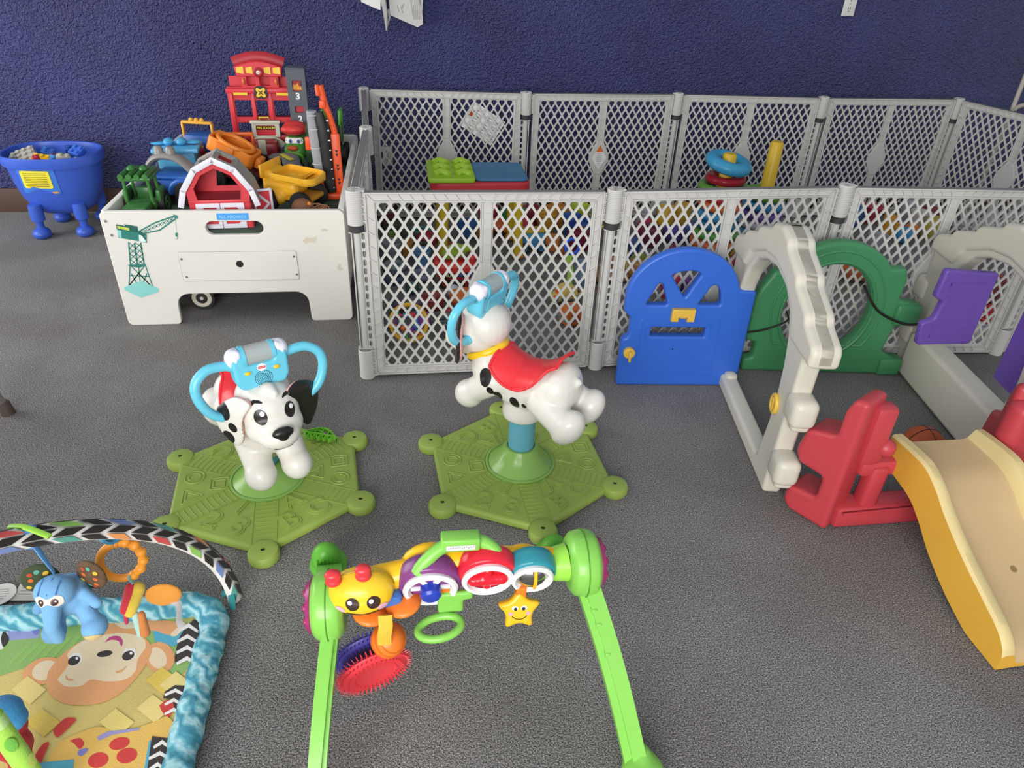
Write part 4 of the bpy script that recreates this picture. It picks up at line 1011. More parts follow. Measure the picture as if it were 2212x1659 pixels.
# the bar: a yellow back half arching between the housings
bar_pts = [(-.150, .93, .308), (-.09, .93, .335), (-.01, .935, .348), (.06, .94, .362), (.13, .94, .356), (.20, .945, .344), (.262, .945, .334)]
t = M(); P = [g(*p) for p in bar_pts]; t.tube(spline(P, 4), .026, GY, 14)
for x, z, r in ((.018, .362, .058), (.105, .366, .056), (.190, .348, .05)): t.mesh(blob([('e', g(x, .952, z - .02), (r * .98, .026, r * .92))], .004, 2), GY)
t.cyl(g(.238, .942, .330), g(.275, .945, .330), .030, plastic('9ad94e'), r2=.036, n=24)
t.build('bar', gm, angle=60)
def dial(name, lab, x, z, r, m, y=.925, tilt=.22):
    X = TR(g(x, y, z)) @ Matrix.Rotation(PI / 2 + tilt, 4, 'X') @ TR((0, 0, 0))
    t = M(); t.mesh(blob([('l', [(.001, -.020), (r * .9, -.020), (r, -.008), (r, .008), (r * .94, .020), (.001, .020)], I4)], .0035, 3), m, X); o = t.build(name, gm, angle=60); o['label'] = lab
    t = M(); t.lathe([(r * .60, .016), (r * .80, .018), (r * .84, .026), (r * .78, .031), (r * .68, .030), (r * .62, .022)], WHT, X, 36, close=False); t.build('rim', o)
    return o, X, r
o, X, r = dial('spinner', 'purple spinner with a blue knob', .016, .338, .060, VIO)
t = M(); t.lathe([(0, .018), (r * .64, .018)], plastic('c9c4bf', .2), X, 30, close=False)
for k in range(3): t.box((0, 0, .021), (r * 1.2, .010, .004), WHT, X @ TR((0, 0, 0), (0, 0, k * PI / 3)))
t.lathe([(.001, .018), (.019, .018), (.019, .038), (.015, .043), (.001, .044)], plastic('2b3fae', .25), X, 24); t.build('knob', o)
o, X, r = dial('spinner', 'red spinner with a red twist knob', .120, .352, .057, plastic('dc2638', .28))
t = M(); t.lathe([(0, .018), (r * .64, .018)], plastic('b81d2c', .2), X, 30, close=False); t.mesh(blob([('c', (-.026, 0, .022), (.026, 0, .022), .013, .013), ('c', (0, -.024, .02), (0, .024, .02), .010, .010)], .003, 3), plastic('dc2233', .15), X); t.build('knob', o, angle=60)
o, X, r = dial('spinner', 'teal spinner holding a mirror ball', .203, .345, .048, TL2)
t = M(); t.ball((0, 0, .014), (r * .66, r * .66, .022), mat('c9c8c4', .06, .02, 5, metal=1.0), 28, X)
t.tube([(0.004, r * .68 * math.sin(a), .014 + .0226 * math.cos(a)) for a in [-1.5 + .3 * k for k in range(11)]], .0035, GY, 6, X=X); t.build('mirror_ball', o)
# smiling yellow head with red horns
hcx = g(-.106, .905, .344)
t = M(); t.mesh(blob([('e', hcx, (.059, .040, .041)), ('e', hcx + V((0, -.004, -.008)), (.056, .040, .034))], .0035, 3), plastic('edc32a', .28)); bv = t.bvh(); fr = V((.0, -1, .30))
for s, dx in ((-1, -.018), (1, .018)):
    t.decal(bv, hcx + V((dx + .004, -.03, .002)), fr, (0, 0, 1), ellipse(.0115, .0125, 22, rot=.3), plastic('3a2a22'), .001); t.decal(bv, hcx + V((dx, -.03, .006)), fr, (0, 0, 1), ellipse(.004, .0045, 14), WHT, .002)
    t.decal(bv, hcx + V((s * .036, -.03, -.012)), fr, (0, 0, 1), ellipse(.009, .0065, 16, rot=.2 * s), plastic('e3aebc'), .001)
sm = [(x, -.010 + 7 * x * x) for x in [(-.03 + .005 * k) for k in range(13)]]; sm = sm + [(p[0], p[1] - .0018) for p in sm[::-1]]
t.decal(bv, hcx + V((.004, -.03, -.013)), fr, (0, 0, 1), sm, plastic('4a3320'), .0012, rings=2)
t.tube([hcx + V((.0585 * math.cos(a), .003,   .0415 * math.sin(a))) for a in [2 * PI * k / 36 for k in range(36)]], .0008, plastic('a8861a'), 5, True)
h = t.build('head', gm, angle=60)
for s, dx in ((-1, -.046), (1, .006)):
    t = M(); b = hcx + V((dx, -.008, .034 if dx < 0 else .042)); t.mesh(blob([('e', b, (.015, .014, .010)), ('c', b, b + V((0, 0, .010)), .009, .011), ('e', b + V((0, 0, .014)), (.015, .012, .009))], .0028, 3), plastic('dc3a40', .35)); t.build('horn', h, angle=60)
# carrying handle
t = M(); hp = [g(*p) for p in ((-.008, .905, .374), (.010, .912, .395), (.035, .922, .412), (.07, .930, .420), (.105, .932, .416), (.130, .925, .402), (.142, .915, .386))]
t.tube(spline(hp, 4), .0125, LG, 12); t.box((0, 0, 0), (.070, .030, .028), LG, frame(g(.072, .928, .422), (1, 0, -.02), (0, 1, 0)), .004); t.box((0, -.0158, -.002), (.052, .001, .011), matte('d6d6d2'), frame(g(.072, .928, .422), (1, 0, -.02), (0, 1, 0)))
for k in range(12): t.box((-.022 + k * .004, -.0166, -.002 + .001 * (k % 3)), (.0022, .0004, .003), matte('a8a8a6'), frame(g(.072, .928, .422), (1, 0, -.02), (0, 1, 0)))
t.build('handle', gm, angle=60)
# hanging parts
t = M()
for s in (-1, 1): t.mesh(blob([('e', g(-.064 + s * .030, .900, .295 + s * .008), (.034, .034, .012), (0, -.15 * s, 0))], .003, 2), ORN)
t.build('wing', gm, angle=60)
t = M(); t.box(g(-.060, .905, .315), (.05, .03, .03), plastic('3f6fb5'), bev=.01); t.build('socket', gm)
t = M(); t.tube([g(-.066, .868, .312), g(-.066, .862, .29), g(-.070, .864, .262), g(-.071, .866, .235)], .0125, mat('e2b43c', .7, .1, 30), 4, sq=.2); t.build('strap', gm)
t = M(); bc = g(-.066, .892, .215); t.ball(bc, .033, ORN, 28)
for k in range(3): t.torus((0, 0, 0), .033 * math.sin(.9 + k * .35), .0012, plastic('d4641c'), TR(bc, (.5, .6, 0)) @ TR((0, 0, .033 * math.cos(.9 + k * .35))), 36, 5)
rb = t.build('rattle_ball', gm)
def spiky(name, c, R, nv, m, seed):
    t = M(); X = Matrix.Translation(c) @ V(nv).normalized().to_track_quat('Z', 'Y').to_matrix().to_4x4(); t.lathe([(R * .45, -.004), (R * .7, -.009), (R * .92, -.006), (R, 0), (R * .92, .006), (R * .7, .009), (R * .45, .004)], m, X, 40); t.lathe([(0, -.002), (R * .5, -.002), (R * .5, .002), (0, .002)], m, X, 30)
    for ring, (q, zz, tilt, nn) in enumerate(((1.0, 0, 0, 46), (.95, .005, .7, 46), (.95, -.005, -.7, 46), (.78, .008, 1.2, 38), (.78, -.008, -1.2, 38), (.60, .006, 1.4, 30))):
        for i in range(nn):
            a = 2 * PI * (i + .5 * (ring % 2)) / nn; d = V((math.cos(a) * math.cos(tilt), math.sin(a) * math.cos(tilt), math.sin(tilt)))
            b = V((R * q * math.cos(a), R * q * math.sin(a), zz)); t.cyl(b, b + d * .010, .0016, m, r2=.0003, n=5, X=X)
    return t.build(name, gm, angle=50)
o = spiky('spiky_disc', g(-.096, .885, .136), .068, (.30, -.90, -.22), plastic('e04048', .4), 1); o['label'] = 'red spiky disc'
o = spiky('spiky_disc', g(-.112, .922, .146), .062, (.30, -.90, -.22), plastic('4a469a', .4), 2); o['label'] = 'violet spiky disc'
t = M(); t.mesh(blob([('b', g(.052, .905, .288), (.05, .012, .05), .006), ('b', g(.062, .905, .307), (.065, .012, .022), .006)], .003, 3), LG); t.torus(g(.030, .872, .262), .040, .0075, LG, I4, 36, 12, 1.0, (.05, -.08, .12), .58); t.build('pull_ring', gm, angle=60)
t = M(); t.box(g(.035, .915, .318), (.05, .02, .02), ORN, bev=.006); t.build('ring_mount', gm)
t = M(); t.box(g(.184, .905, .302), (.020, .012, .03), ORN, bev=.003); t.build('star_mount', gm)
sc_ = g(.180, .895, .268); o5 = []
for k in range(10): rr = .046 if k % 2 == 0 else .024; a = PI / 2 + k * PI / 5; o5.append((rr * math.cos(a) * 1.02, rr * math.sin(a)))
t = M(); X = frame(sc_, (1, 0, -.03), (0, .42, 1)); t.prism(roundpoly(o5, .014, 5), [], .020, plastic('f0b822', .3), X, .007, 4)
for s in (-1, 1):
    t.prism(ellipse(.0062, .0048, 16, s * .0085, .006), [], .0006, WHT, X @ TR((0, 0, .0101))); t.prism(ellipse(.0034, .0032, 12, s * .0078, .0045), [], .0008, BLK, X @ TR((0, 0, .0105))); t.prism(ellipse(.0042, .0034, 14, s * .0165, -.005), [], .0006, plastic('e89ab8'), X @ TR((0, 0, .0101)))
t.tube([(x, -.0165 + 32 * x * x, .0102) for x in [(-.0145 + .0029 * k) for k in range(11)]], .0008, plastic('4a3320'), 5, X=X); t.build('star', gm, angle=60)

# ================================================================== play mat with padded border, arches and hanging toys
MZ = .014; MX0, MX1, MY0, MY1 = -1.34, -.425, .30, 1.213
mt_ = thing('play_mat', 'baby play mat with an orange monkey print and padded turquoise border', 'play mat', ((MX0 + MX1) / 2, (MY0 + MY1) / 2, 0))
def ml(p): return V(p) - V(mt_.location)
def border_cloth():
    m, nt, b, L = node_mat('turquoise_wave_cloth'); N = nt.nodes.new
    tc = N('ShaderNodeTexCoord'); w = N('ShaderNodeTexWave'); w.wave_type = 'BANDS'; w.bands_direction = 'DIAGONAL'
    w.inputs['Scale'].default_value = 13; w.inputs['Distortion'].default_value = 9; w.inputs['Detail'].default_value = 2; w.inputs['Detail Scale'].default_value = 1.6
    L(tc.outputs['Object'], w.inputs['Vector']); r = N('ShaderNodeValToRGB'); L(w.outputs['Fac'], r.inputs['Fac']); e = r.color_ramp.elements
    e[0].position = .12; e[0].color = srgb('4a8fa4') + [1]; e[1].position = .92; e[1].color = srgb('9fcad3') + [1]
    for p, c in ((.34, '6aa9b8'), (.70, '76b2bf')): k = e.new(p); k.color = srgb(c) + [1]
    L(r.outputs['Color'], b.inputs['Base Color']); b.inputs['Roughness'].default_value = .9; b.inputs['Specular IOR Level'].default_value = .2
    n = N('ShaderNodeTexNoise'); n.inputs['Scale'].default_value = 34; L(tc.outputs['Object'], n.inputs['Vector'])
    bp = N('ShaderNodeBump'); bp.inputs['Strength'].default_value = .7; bp.inputs['Distance'].default_value = .012; L(n.outputs['Fac'], bp.inputs['Height']); L(bp.outputs['Normal'], b.inputs['Normal'])
    return m
YM = cloth('d8c478'); GM = cloth('8bb066'); OM = cloth('dda06e'); CM = cloth('e2cfae'); DK = cloth('3c3634'); WM = cloth('e4e0dc'); LVM = cloth('9d9ecf'); RM = cloth('c8423e'); BLM = cloth('56a6bf'); TQ = border_cloth()
t = M(); t.box(ml(((MX0 + MX1) / 2, (MY0 + MY1) / 2, MZ / 2)), (MX1 - MX0 - .05, MY1 - MY0 - .05, MZ), YM, bev=.004)
lay = [0]
def pr(P, m, holes=None):
    lay[0] += 1; z = MZ + .0004 + .00004 * lay[0]
    Q = [at(p[0], p[1], z) for p in P]
    t.prism([(q.x - mt_.location.x, q.y - mt_.location.y) for q in Q], [], .00005, m, TR((0, 0, z)))
def el(cx, cy, rx, ry, m, rot=0.0): pr(ellipse(rx, ry, 26, cx, cy, rot), m)
def sp(P, n=5): return [(p.x, p.y) for p in spline([V((a, b, 0)) for a, b in P + P[:1]], n)][:-1]
pr([(-500, 1325), (355, 1328), (405, 1345), (420, 1370), (418, 1430), (370, 1480), (300, 1400), (120, 1420), (0, 1460), (-500, 1520)], GM)
pr([(-60, 1328), (95, 1328), (83, 1378), (14, 1384), (-60, 1390)], LVM); pr([(-80, 1330), (10, 1330), (18, 1375), (6, 1402), (-80, 1420)], WM); pr(sp([(-20, 1345), (6, 1342), (4, 1350), (-10, 1356)]), DK); pr(sp([(8, 1360), (20, 1380), (8, 1398), (2, 1380)]), DK)
pr([(60, 1352), (88, 1340), (83, 1370), (75, 1372)], cloth('8084c8'))
for i in range(7): pr([(10 + i * 24, 1440 - i * 4), (20 + i * 24, 1438 - i * 4), (70 + i * 22, 1390 - i * 4), (58 + i * 22, 1392 - i * 4)], cloth('8cba60'))
pr([(345, 1345), (402, 1350), (412, 1375), (395, 1395), (340, 1382)], BLM); pr([(330, 1362), (420, 1358), (405, 1388), (372, 1396), (335, 1385)], BLM)
# monkey: body, arms, ears, head, face
pr(sp([(225, 1325), (290, 1320), (330, 1335), (395, 1345), (402, 1352), (372, 1372), (330, 1362), (318, 1372), (290, 1382), (215, 1366), (226, 1345)]), OM); pr(sp([(238, 1325), (322, 1322), (300, 1352), (270, 1358), (246, 1345)]), CM); pr(sp([(388, 1352), (400, 1348), (392, 1362), (380, 1374), (368, 1372), (378, 1360)]), CM)
el(345, 1420, 32, 34, OM, -.5); el(340, 1421, 19, 24, CM, -.5); el(92, 1450, 46, 28, OM, -.35); el(97, 1448, 29, 20, CM, -.4)
pr(sp([(104, 1450), (130, 1418), (170, 1388), (220, 1369), (270, 1366), (312, 1378), (328, 1402), (318, 1430), (296, 1462), (262, 1496), (212, 1520), (150, 1522), (112, 1505), (100, 1478)]), OM)
pr(sp([(124, 1468), (150, 1432), (146, 1412), (176, 1386), (222, 1372), (270, 1368), (308, 1378), (314, 1398), (298, 1424), (292, 1450), (270, 1468), (232, 1472), (196, 1468), (174, 1482), (140, 1482)]), CM)
for cx_, cy_ in ((160, 1427), (277, 1416)): el(cx_ + 3, cy_ - 4, 15, 13, WM, -.5); el(cx_, cy_, 14, 9.5, DK, -.45); el(cx_ + 6, cy_ - 5, 3.2, 3.2, WM)
el(226, 1412, 17, 6.5, DK, -.18); pr(sp([(226, 1388), (238, 1376), (256, 1374), (265, 1384), (262, 1396), (256, 1385), (240, 1382)]), cloth('b8447e')); pr(sp([(142, 1458), (148, 1466), (160, 1468), (150, 1471), (142, 1466)]), OM); pr(sp([(250, 1450), (262, 1447), (274, 1438), (264, 1450), (252, 1454)]), OM)
# lower print: giraffe, tiles
for (a, b, c) in ((60, 1490, 'dfca80'), (350, 1470, 'd9bd58'), (330, 1530, 'dfcb80'), (90, 1560, 'd8be5c'), (250, 1560, 'dfca78'), (380, 1480, 'decb82')): pr([(a - 36, b), (a, b - 30), (a + 40, b), (a + 4, b + 32)], cloth(c))
pr(sp([(-60, 1510), (20, 1510), (48, 1535), (44, 1560), (-60, 1575)]), BLM)
pr(sp([(130, 1600), (210, 1570), (260, 1582), (330, 1560), (362, 1548), (378, 1582), (330, 1640), (300, 1700), (60, 1700), (90, 1660)]), cloth('dcb45e'))
for P in ([(114, 1578), (140, 1552), (164, 1553), (150, 1570), (124, 1592)], [(150, 1600), (172, 1594), (182, 1606), (172, 1618), (160, 1606)], [(76, 1630), (92, 1608), (106, 1604), (96, 1630), (84, 1654)], [(344, 1524), (362, 1512), (376, 1522), (366, 1548), (352, 1540)]): pr(sp(P), RM)
for a, b in ((258, 1606), (212, 1642), (274, 1632)): el(a, b, 23, 13 + (b > 1620) * 3, RM, -.3)
pr([(209, 1592), (232, 1580), (304, 1572), (300, 1577), (240, 1588), (214, 1600)], cloth('9a94c4')); pr(sp([(170, 1620), (186, 1616), (190, 1620), (178, 1632), (168, 1630)]), cloth('7d7fc0'))
pr([(60, 1650), (160, 1640), (156, 1690), (40, 1690)], BLM); pr([(322, 1600), (370, 1598), (352, 1668), (310, 1668)], BLM)
# black and white striped corners
def zebra(P, n, dirx=1):
    pr(P, DK); cx_ = sum(p[0] for p in P) / len(P)
    ys = [p[1] for p in P]; y0, y1 = min(ys), max(ys)
    for k in range(n):
        y = y0 + (y1 - y0) * (k + .55) / n; xs = [p[0] for p in P if abs(p[1] - y) < (y1 - y0) * .4] or [p[0] for p in P]; a, b = min(xs) + 3, max(xs) - 2; h = (y1 - y0) / n * .36
        pr([(a, y + h), ((a + b) / 2, y - h * .6), (b, y + h * 1.2), (b - 1, y + h * 1.9), ((a + b) / 2, y + h * .5), (a + 1, y + h * 1.7)], WM)
zebra(sp([(418, 1338), (428, 1345), (430, 1380), (424, 1415), (400, 1428), (380, 1432), (379, 1412), (390, 1372)]), 4); zebra([(356, 1494), (378, 1480), (405, 1482), (398, 1515), (388, 1542), (376, 1528), (372, 1510), (352, 1508)], 3); zebra([(328, 1590), (372, 1596), (362, 1660), (318, 1662)], 3)
t.build('printed_base', mt_, angle=30)
def border_path(ins, z, r, n=8):
    x0, x1, y0, y1 = MX0 + ins, MX1 - ins, MY0 + ins, MY1 - ins
    c = rrect(x0, y0, x1, y1, r, n); o = []
    for i in range(len(c)):
        a, b = V(c[i] + (0,)), V(c[(i + 1) % len(c)] + (0,)); k = max(1, int((b - a).length / .02))
        for j in range(k): o.append(a.lerp(b, j / k) + V((0, 0, z)))
    return o
BP = border_path(.030, .028, .075)
t = M(); n = len(BP); R = [.030 + .0022 * math.sin(i * 1.9) + .0015 * math.sin(i * .83) for i in range(n)]
t.tube([ml(p) for p in BP], R, TQ, 14, True, sq=.86)
t.build('border', mt_, angle=70)
# padded arches
def arch_pts(a, b, h, n=60, e=2.0):
    a, b = V(a), V(b); o = []
    for i in range(n + 1):
        u = -1 + 2 * (0.5 - .5 * math.cos(PI * i / n)); z = h * max(0, 1 - abs(u) ** e) ** (1 / e); p = a.lerp(b, (u + 1) / 2); o.append(V((p.x, p.y, .012 + z)))
    return o
CH = [cloth(c) for c in ('2a2625', 'c9504e', '2a2625', 'e3975a', '2a2625', '5aa08f', '2a2625', '7285b8', '2a2625', '8cc05c')]
def padded_arch(name, P, r, zig):
    t = M(); base = cloth('e6e2dd') if zig else cloth('9ccb52'); t.tube([ml(p) for p in P], r, base, 16, sq=.8)
    L = 0; step = .048; acc = [0]
    for i in range(1, len(P)): acc.append(acc[-1] + (P[i] - P[i - 1]).length)
    def pos(s):
        s = min(max(s, 0), acc[-1] - 1e-4); i = next(k for k in range(1, len(acc)) if acc[k] >= s); u = (s - acc[i - 1]) / (acc[i] - acc[i - 1]); d = (P[i] - P[i - 1]).normalized(); p = P[i - 1].lerp(P[i], u)
        sd = (V((P[-1].y - P[0].y, P[0].x - P[-1].x, 0))).normalized(); up = sd.cross(d).normalized()
        if up.dot(p - (P[0] + P[-1]) / 2) < 0: up = -up
        return p, d, sd, up
    def sk(s, a):
        p, d, sd, up = pos(s); return ml(p + sd * ((r + .0009) * math.cos(a) * 1.0) + up * ((r + .0009) * math.sin(a) * 1.0))
    if zig:
        k = int(acc[-1] / step)
        for i in range(k):
            s0 = i * step
            for q in range(6):
                a0, a1 = -.9 + q * .80, -.9 + (q + 1) * .80 - .14; sh = step * .45 * (1 if q % 2 else -1); b0 = 0 if q % 2 == 0 else step * .45 - step * .45
                e0, e1 = (0, step * .5) if q % 2 == 0 else (step * .5, 0)
                vs = []
                for u in range(5):
                    a = a0 + (a1 - a0) * u / 4; off = e0 + (e1 - e0) * u / 4
                    vs += [sk(s0 + off + .003, a), sk(s0 + off + step * .80, a)]
                t.add(vs, [(2 * u, 2 * u + 1, 2 * u + 3, 2 * u + 2) for u in range(4)], CH[(q * 3 + i * (1 if q % 2 else 2)) % len(CH)])
    else:
        for i in range(26):
            s0 = acc[-1] * (i + .5) / 26; a = 1.3 + .7 * ((i % 3) - 1); c = cloth(['d6d94a', '6fb548', 'c9df6a'][i % 3])
            vs = [sk(s0, a)] + [sk(s0 + .014 * math.cos(b), a + .5 * math.sin(b)) for b in [2 * PI * j / 12 for j in range(12)]]
            t.add(vs, [(0, 1 + j, 1 + (j + 1) % 12) for j in range(12)], c)
        for i in range(0, 26, 3):
            s0 = acc[-1] * (i + .5) / 26; vs = []
            for j in range(9): vs += [sk(s0, -.4 + .5 * j), sk(s0 + .02, -.4 + .5 * j)]
            t.add(vs, [(2 * j, 2 * j + 1, 2 * j + 3, 2 * j + 2) for j in range(8)], cloth('b7dc8e'))
    return t.build(name, mt_, angle=70)
A1 = arch_pts((-.432, 1.208, 0), (-1.33, .31, 0), .50)
o = padded_arch('padded_arch', A1, .019, True); o['label'] = 'zigzag patterned arch'
A2 = arch_pts((-1.33, 1.205, 0), (-.668, .768, 0), .42, e=2.7)
o = padded_arch('padded_arch', A2, .017, False); o['label'] = 'green and yellow dotted arch'
t = M(); t.tube(spline([ml(p) for p in ((-.455, 1.20, .03), (-.44, 1.205, .045), (-.43, 1.185, .04), (-.428, 1.165, .02))], 5), .008, cloth('2f7f80'), 6, sq=.35); t.build('corner_strap', mt_)

# ================================================================== climbing castle with slide
CW = mat('cfcabb', .42, .05, 5, .08, 90); DB = plastic('3468cc', .36); GN = mat('448a5c', .4, .08, 6, .06, 80); PU = plastic('6a4ea4', .4); RD = mat('bc4048', .4, .06, 6, .06, 90); YS = mat('dca93e', .45, .06, 6, .06, 90); YC = plastic('dfb64a', .4); YR = mat('dcc78c', .5, .08, 6, .05, 80); YB = mat('c9ac80', .5, .10, 5, .06, 80)
K0 = V((1.4, 1.7, 0))
ca = thing('play_castle', 'plastic play castle with blue door, green hole wall, grey arches and yellow slide', 'play structure', K0)
def vframe(a, b, off=0.0, flip=False):
    a, b = V((a[0], a[1], 0)), V((b[0], b[1], 0)); d = (b - a).normalized(); n = d.cross(V((0, 0, 1)))
    return frame(a - K0 + n * off, d, (0, 0, 1)), d, n
def arch_outline(th):
    top = [(0, .465), (0, .505), (.012, .522), (.085, .545), (.097, .566), (.20, .600), (.212, .622), (.315, .655), (.330, .676), (.40, .692)]
    top = roundpoly(top + [(.8 - x, z) for x, z in top[:-1][::-1]], .010, 2)
    o = [(.072, .0), (.195, .0), (.605, .0), (.728, .0)]
    return roundpoly([(.075, 0), (.785, 0), (.785, .455), (.80, .462)] + [(.80, .505), (.788, .522), (.715, .545), (.703, .566), (.60, .600), (.588, .622), (.485, .655), (.470, .676), (.40, .692), (.330, .676), (.315, .655), (.212, .622), (.20, .600), (.097, .566), (.085, .545), (.012, .522), (0, .505), (0, .462), (.065, .455)], .012, 3), [(.19, th), (.17, .20 if th < .1 else .26), (.168, .30), (.178, .38), (.198, .45), (.235, .51), (.30, .548), (.40, .565), (.50, .550), (.575, .52), (.628, .46), (.662, .39), (.68, .30), (.682, .20 if th < .1 else .26), (.68, th)]
def arch_wall(a, b, th, lab, fing):
    X, d, n = vframe(a, b)
    out, inn = arch_outline(th)
    t = M(); t.prism(out, [roundpoly(inn, .02, 3)], .054, CW, X @ TR((0, 0, 0)), .012, 4)
    blk = [p for p in out if p[1] > .44]; blk = roundpoly([(.0, .462)] + [q for q in [(0, .505), (.012, .522), (.085, .545), (.097, .566), (.20, .600), (.212, .622), (.315, .655), (.330, .676), (.40, .692), (.470, .676), (.485, .655), (.588, .622), (.60, .600), (.703, .566), (.715, .545), (.788, .522), (.80, .505)]] + [(.80, .462), (.66, .462), (.61, .53), (.50, .575), (.40, .588), (.30, .575), (.20, .53), (.16, .462)], .012, 3)
    t.prism(blk, [], .078, CW, X, .014, 4)
    for s in (.012, .097, .212, .330, .470, .588, .703): pass
    if th > .1: t.prism(rrect(.08, .005, .72, th + .012, .02), [], .085, CW, X, .014, 3)
    for (s, z) in fing:
        t.box((s, z + .045, 0), (.085, .085, .07), CW, X, .022, 4); t.box((s - .012, z + .004, 0), (.040, .03, .05), CW, X, .012, 3)
    o = t.build('arch_wall', ca, angle=45); o['label'] = lab
    return o, X
LA, LB = (1.005, 1.385), (1.136, 2.175)
la, XL = arch_wall(LA, LB, .05, 'white doorway arch', [(.05, .265), (.045, .075)])
t = M(); X = XL @ TR((.150, .262, -.031), (PI, 0, 0)); t.torus((0, 0, 0), .020, .007, YC, X, 24, 10, ell=1.25); t.box((0, 0, 0), (.008, .045, .014), YC, X, .003); t.lathe([(0, -.001), (.018, -.001)], YC, X, 20, close=False); t.build('bolt', la)
RA, RBB = (1.735, 1.365), (1.864, 2.155)
ra, XR = arch_wall(RA, RBB, .165, 'grey window arch', [(.785, .275), (.775, .10)])
# blue door
X, d, n = vframe((.714, 2.085), (1.148, 2.048))
o = [(0, 0), (0, .185), (.022, .195), (.022, .268), (-.004, .288), (-.004, .360)] + arc(.186, .345, .190, 172, 12, 22, ry=.170) + [(.385, .372), (.432, .372), (.436, .03), (.40, .025), (.395, 0)]
def fan(cx, cz, r0, r1, a0, a1): return roundpoly([(cx + r1 * math.cos(rad(a0 + (a1 - a0) * k / 6)), cz + r1 * .92 * math.sin(rad(a0 + (a1 - a0) * k / 6))) for k in range(7)] + [(cx + r0 * math.cos(rad((a0 + a1) / 2)), cz + r0 * math.sin(rad((a0 + a1) / 2)))], .010, 3)
H = [roundpoly([(.063, .315), (.139, .316), (.112, .392), (.098, .395)], .012), roundpoly([(.135, .424), (.165, .436), (.205, .440), (.236, .432), (.192, .342)], .012), roundpoly([(.240, .317), (.320, .318), (.310, .370), (.292, .392), (.276, .388)], .012), rrect(.096, .198, .284, .232, .004)]
t = M(); t.prism(roundpoly(o, .012, 3), H, .036, DB, X, .008, 3)
for ins, (x0, z0, x1, z1) in ((0, (.060, .055, .330, .268)), (1, (.078, .180, .302, .250))):
    t.tube([(a, b, .0175) for a, b in rrect(x0, z0, x1, z1, .012)], .0035, DB, 6, True, X=X)
t.lathe([(0, .0184), (.003, .0184)], BLK, X @ TR((.182, .150, 0)), 8, close=False)
X2 = X
dr = t.build('door', ca, angle=40)
t = M(); t.prism([(.154, .264), (.178, .264), (.178, .280), (.207, .280), (.207, .264), (.232, .264), (.232, .309), (.154, .309)], [], .020, YC, X2 @ TR((0, 0, .028)), .003); t.box((.193, .280, .026), (.022, .008, .012), YC, X2); t.build('latch', dr)
t = M(); t.lathe([(0, .018), (.020, .018), (.020, .030), (.016, .034), (0, .034)], YC, X2 @ TR((.030, .136, 0)), 24); t.box((.030, .130, .040), (.008, .040, .016), YC, X2, .003); t.build('knob', dr)
# white foot block under the door's right corner
t = M(); q = at(1572, 838, 0); t.box(V((q.x, q.y, .035)) - K0, (.04, .04, .06), CW, bev=.012); t.build('hinge_foot', ca)
# green wall with a round hole
X, d, n = vframe((1.244, 2.150), (1.845, 2.078))
o = [(-.03, 0), (-.03, .05), (.0, .06), (-.0, .12), (-.04, .13), (-.04, .30), (-.03, .33), (.006, .40)] + [(.225 + .235 * math.cos(rad(a)), .285 + .228 * math.sin(rad(a))) for a in range(150, 38, -8)] + [(.412, .420), (.462, .424), (.478, .380), (.474, .305), (.548, .292), (.560, .275), (.562, .215), (.494, .208), (.476, .10), (.548, .06), (.562, .03), (.562, 0)]
hole = ellipse(.155, .178, 40, .225, .252)
t = M(); t.prism(roundpoly(o, .010, 3), [hole], .046, GN, X, .012, 3)
for rr, w in ((1.07, .012), (1.28, .008)): t.tube([(.225 + (p[0] - .225) * rr, .252 + (p[1] - .252) * rr, .0215) for p in hole if rr < 1.2 or p[1] > .13], w * .6, GN, 8, rr < 1.2, X=X)
t.box((.515, .250, 0), (.09, .082, .075), GN, X, .012); t.box((.52, .035, 0), (.085, .07, .07), GN, X, .012)
gw = t.build('hole_wall', ca, angle=45)
t = M(); p = [(-.06, .165, .034), (.02, .180, .030), (.09, .215, .026), (.10, .23, -.02)]; t.tube([X @ V(q) for q in spline(p, 5)], .0035, BLK, 8); p = [(.345, .345, -.01), (.370, .300, .030), (.41, .262, .036), (.47, .235, .044), (.53, .222, .046), (.58, .235, .04), (.62, .26, .02)]; t.tube([X @ V(q) for q in spline(p, 5)], .0045, BLK, 8); o = t.build('bungee_cord', ca); o['label'] = 'black cord around the green wall'
# purple shutters
q0, q1 = aty(2085, 745, 1.84), aty(1980, 740, 1.84)
X, d, n = vframe((1.632, 1.842), (1.818, 1.838))
def shutter(W, Hh, X, mirror=False):
    o = [(0, 0), (W, 0), (W, Hh), (.004, Hh + .014), (0, Hh * .68), (.032, Hh * .62), (.026, Hh * .38), (-.012, Hh * .32)]
    t = M(); t.prism(roundpoly(o, .010, 3), [], .026, PU, X, .007, 3)
    ol = [(.03, .03), (W - .035, .03), (W - .035, Hh - .03), (.035, Hh - .03), (.035, Hh * .72), (.058, Hh * .66), (.052, Hh * .36), (.03, Hh * .30)]
    t.tube([(a, b, .0130) for a, b in ol], .0022, PU, 6, True, X=X)
    for k in range(5): z = .03 + (k + 1) * (Hh - .06) / 6; t.tube([(.045, z, .0130), (W - .036, z, .0130)], .0018, PU, 6, X=X)
    return t.build('shutter', ca, angle=45)
shutter(.188, .250, X @ TR((0, .262, 0)))
X, d, n = vframe((1.752, 1.432), (1.790, 1.668)); shutter(.215, .27, X @ TR((.0, .245, -.005)))
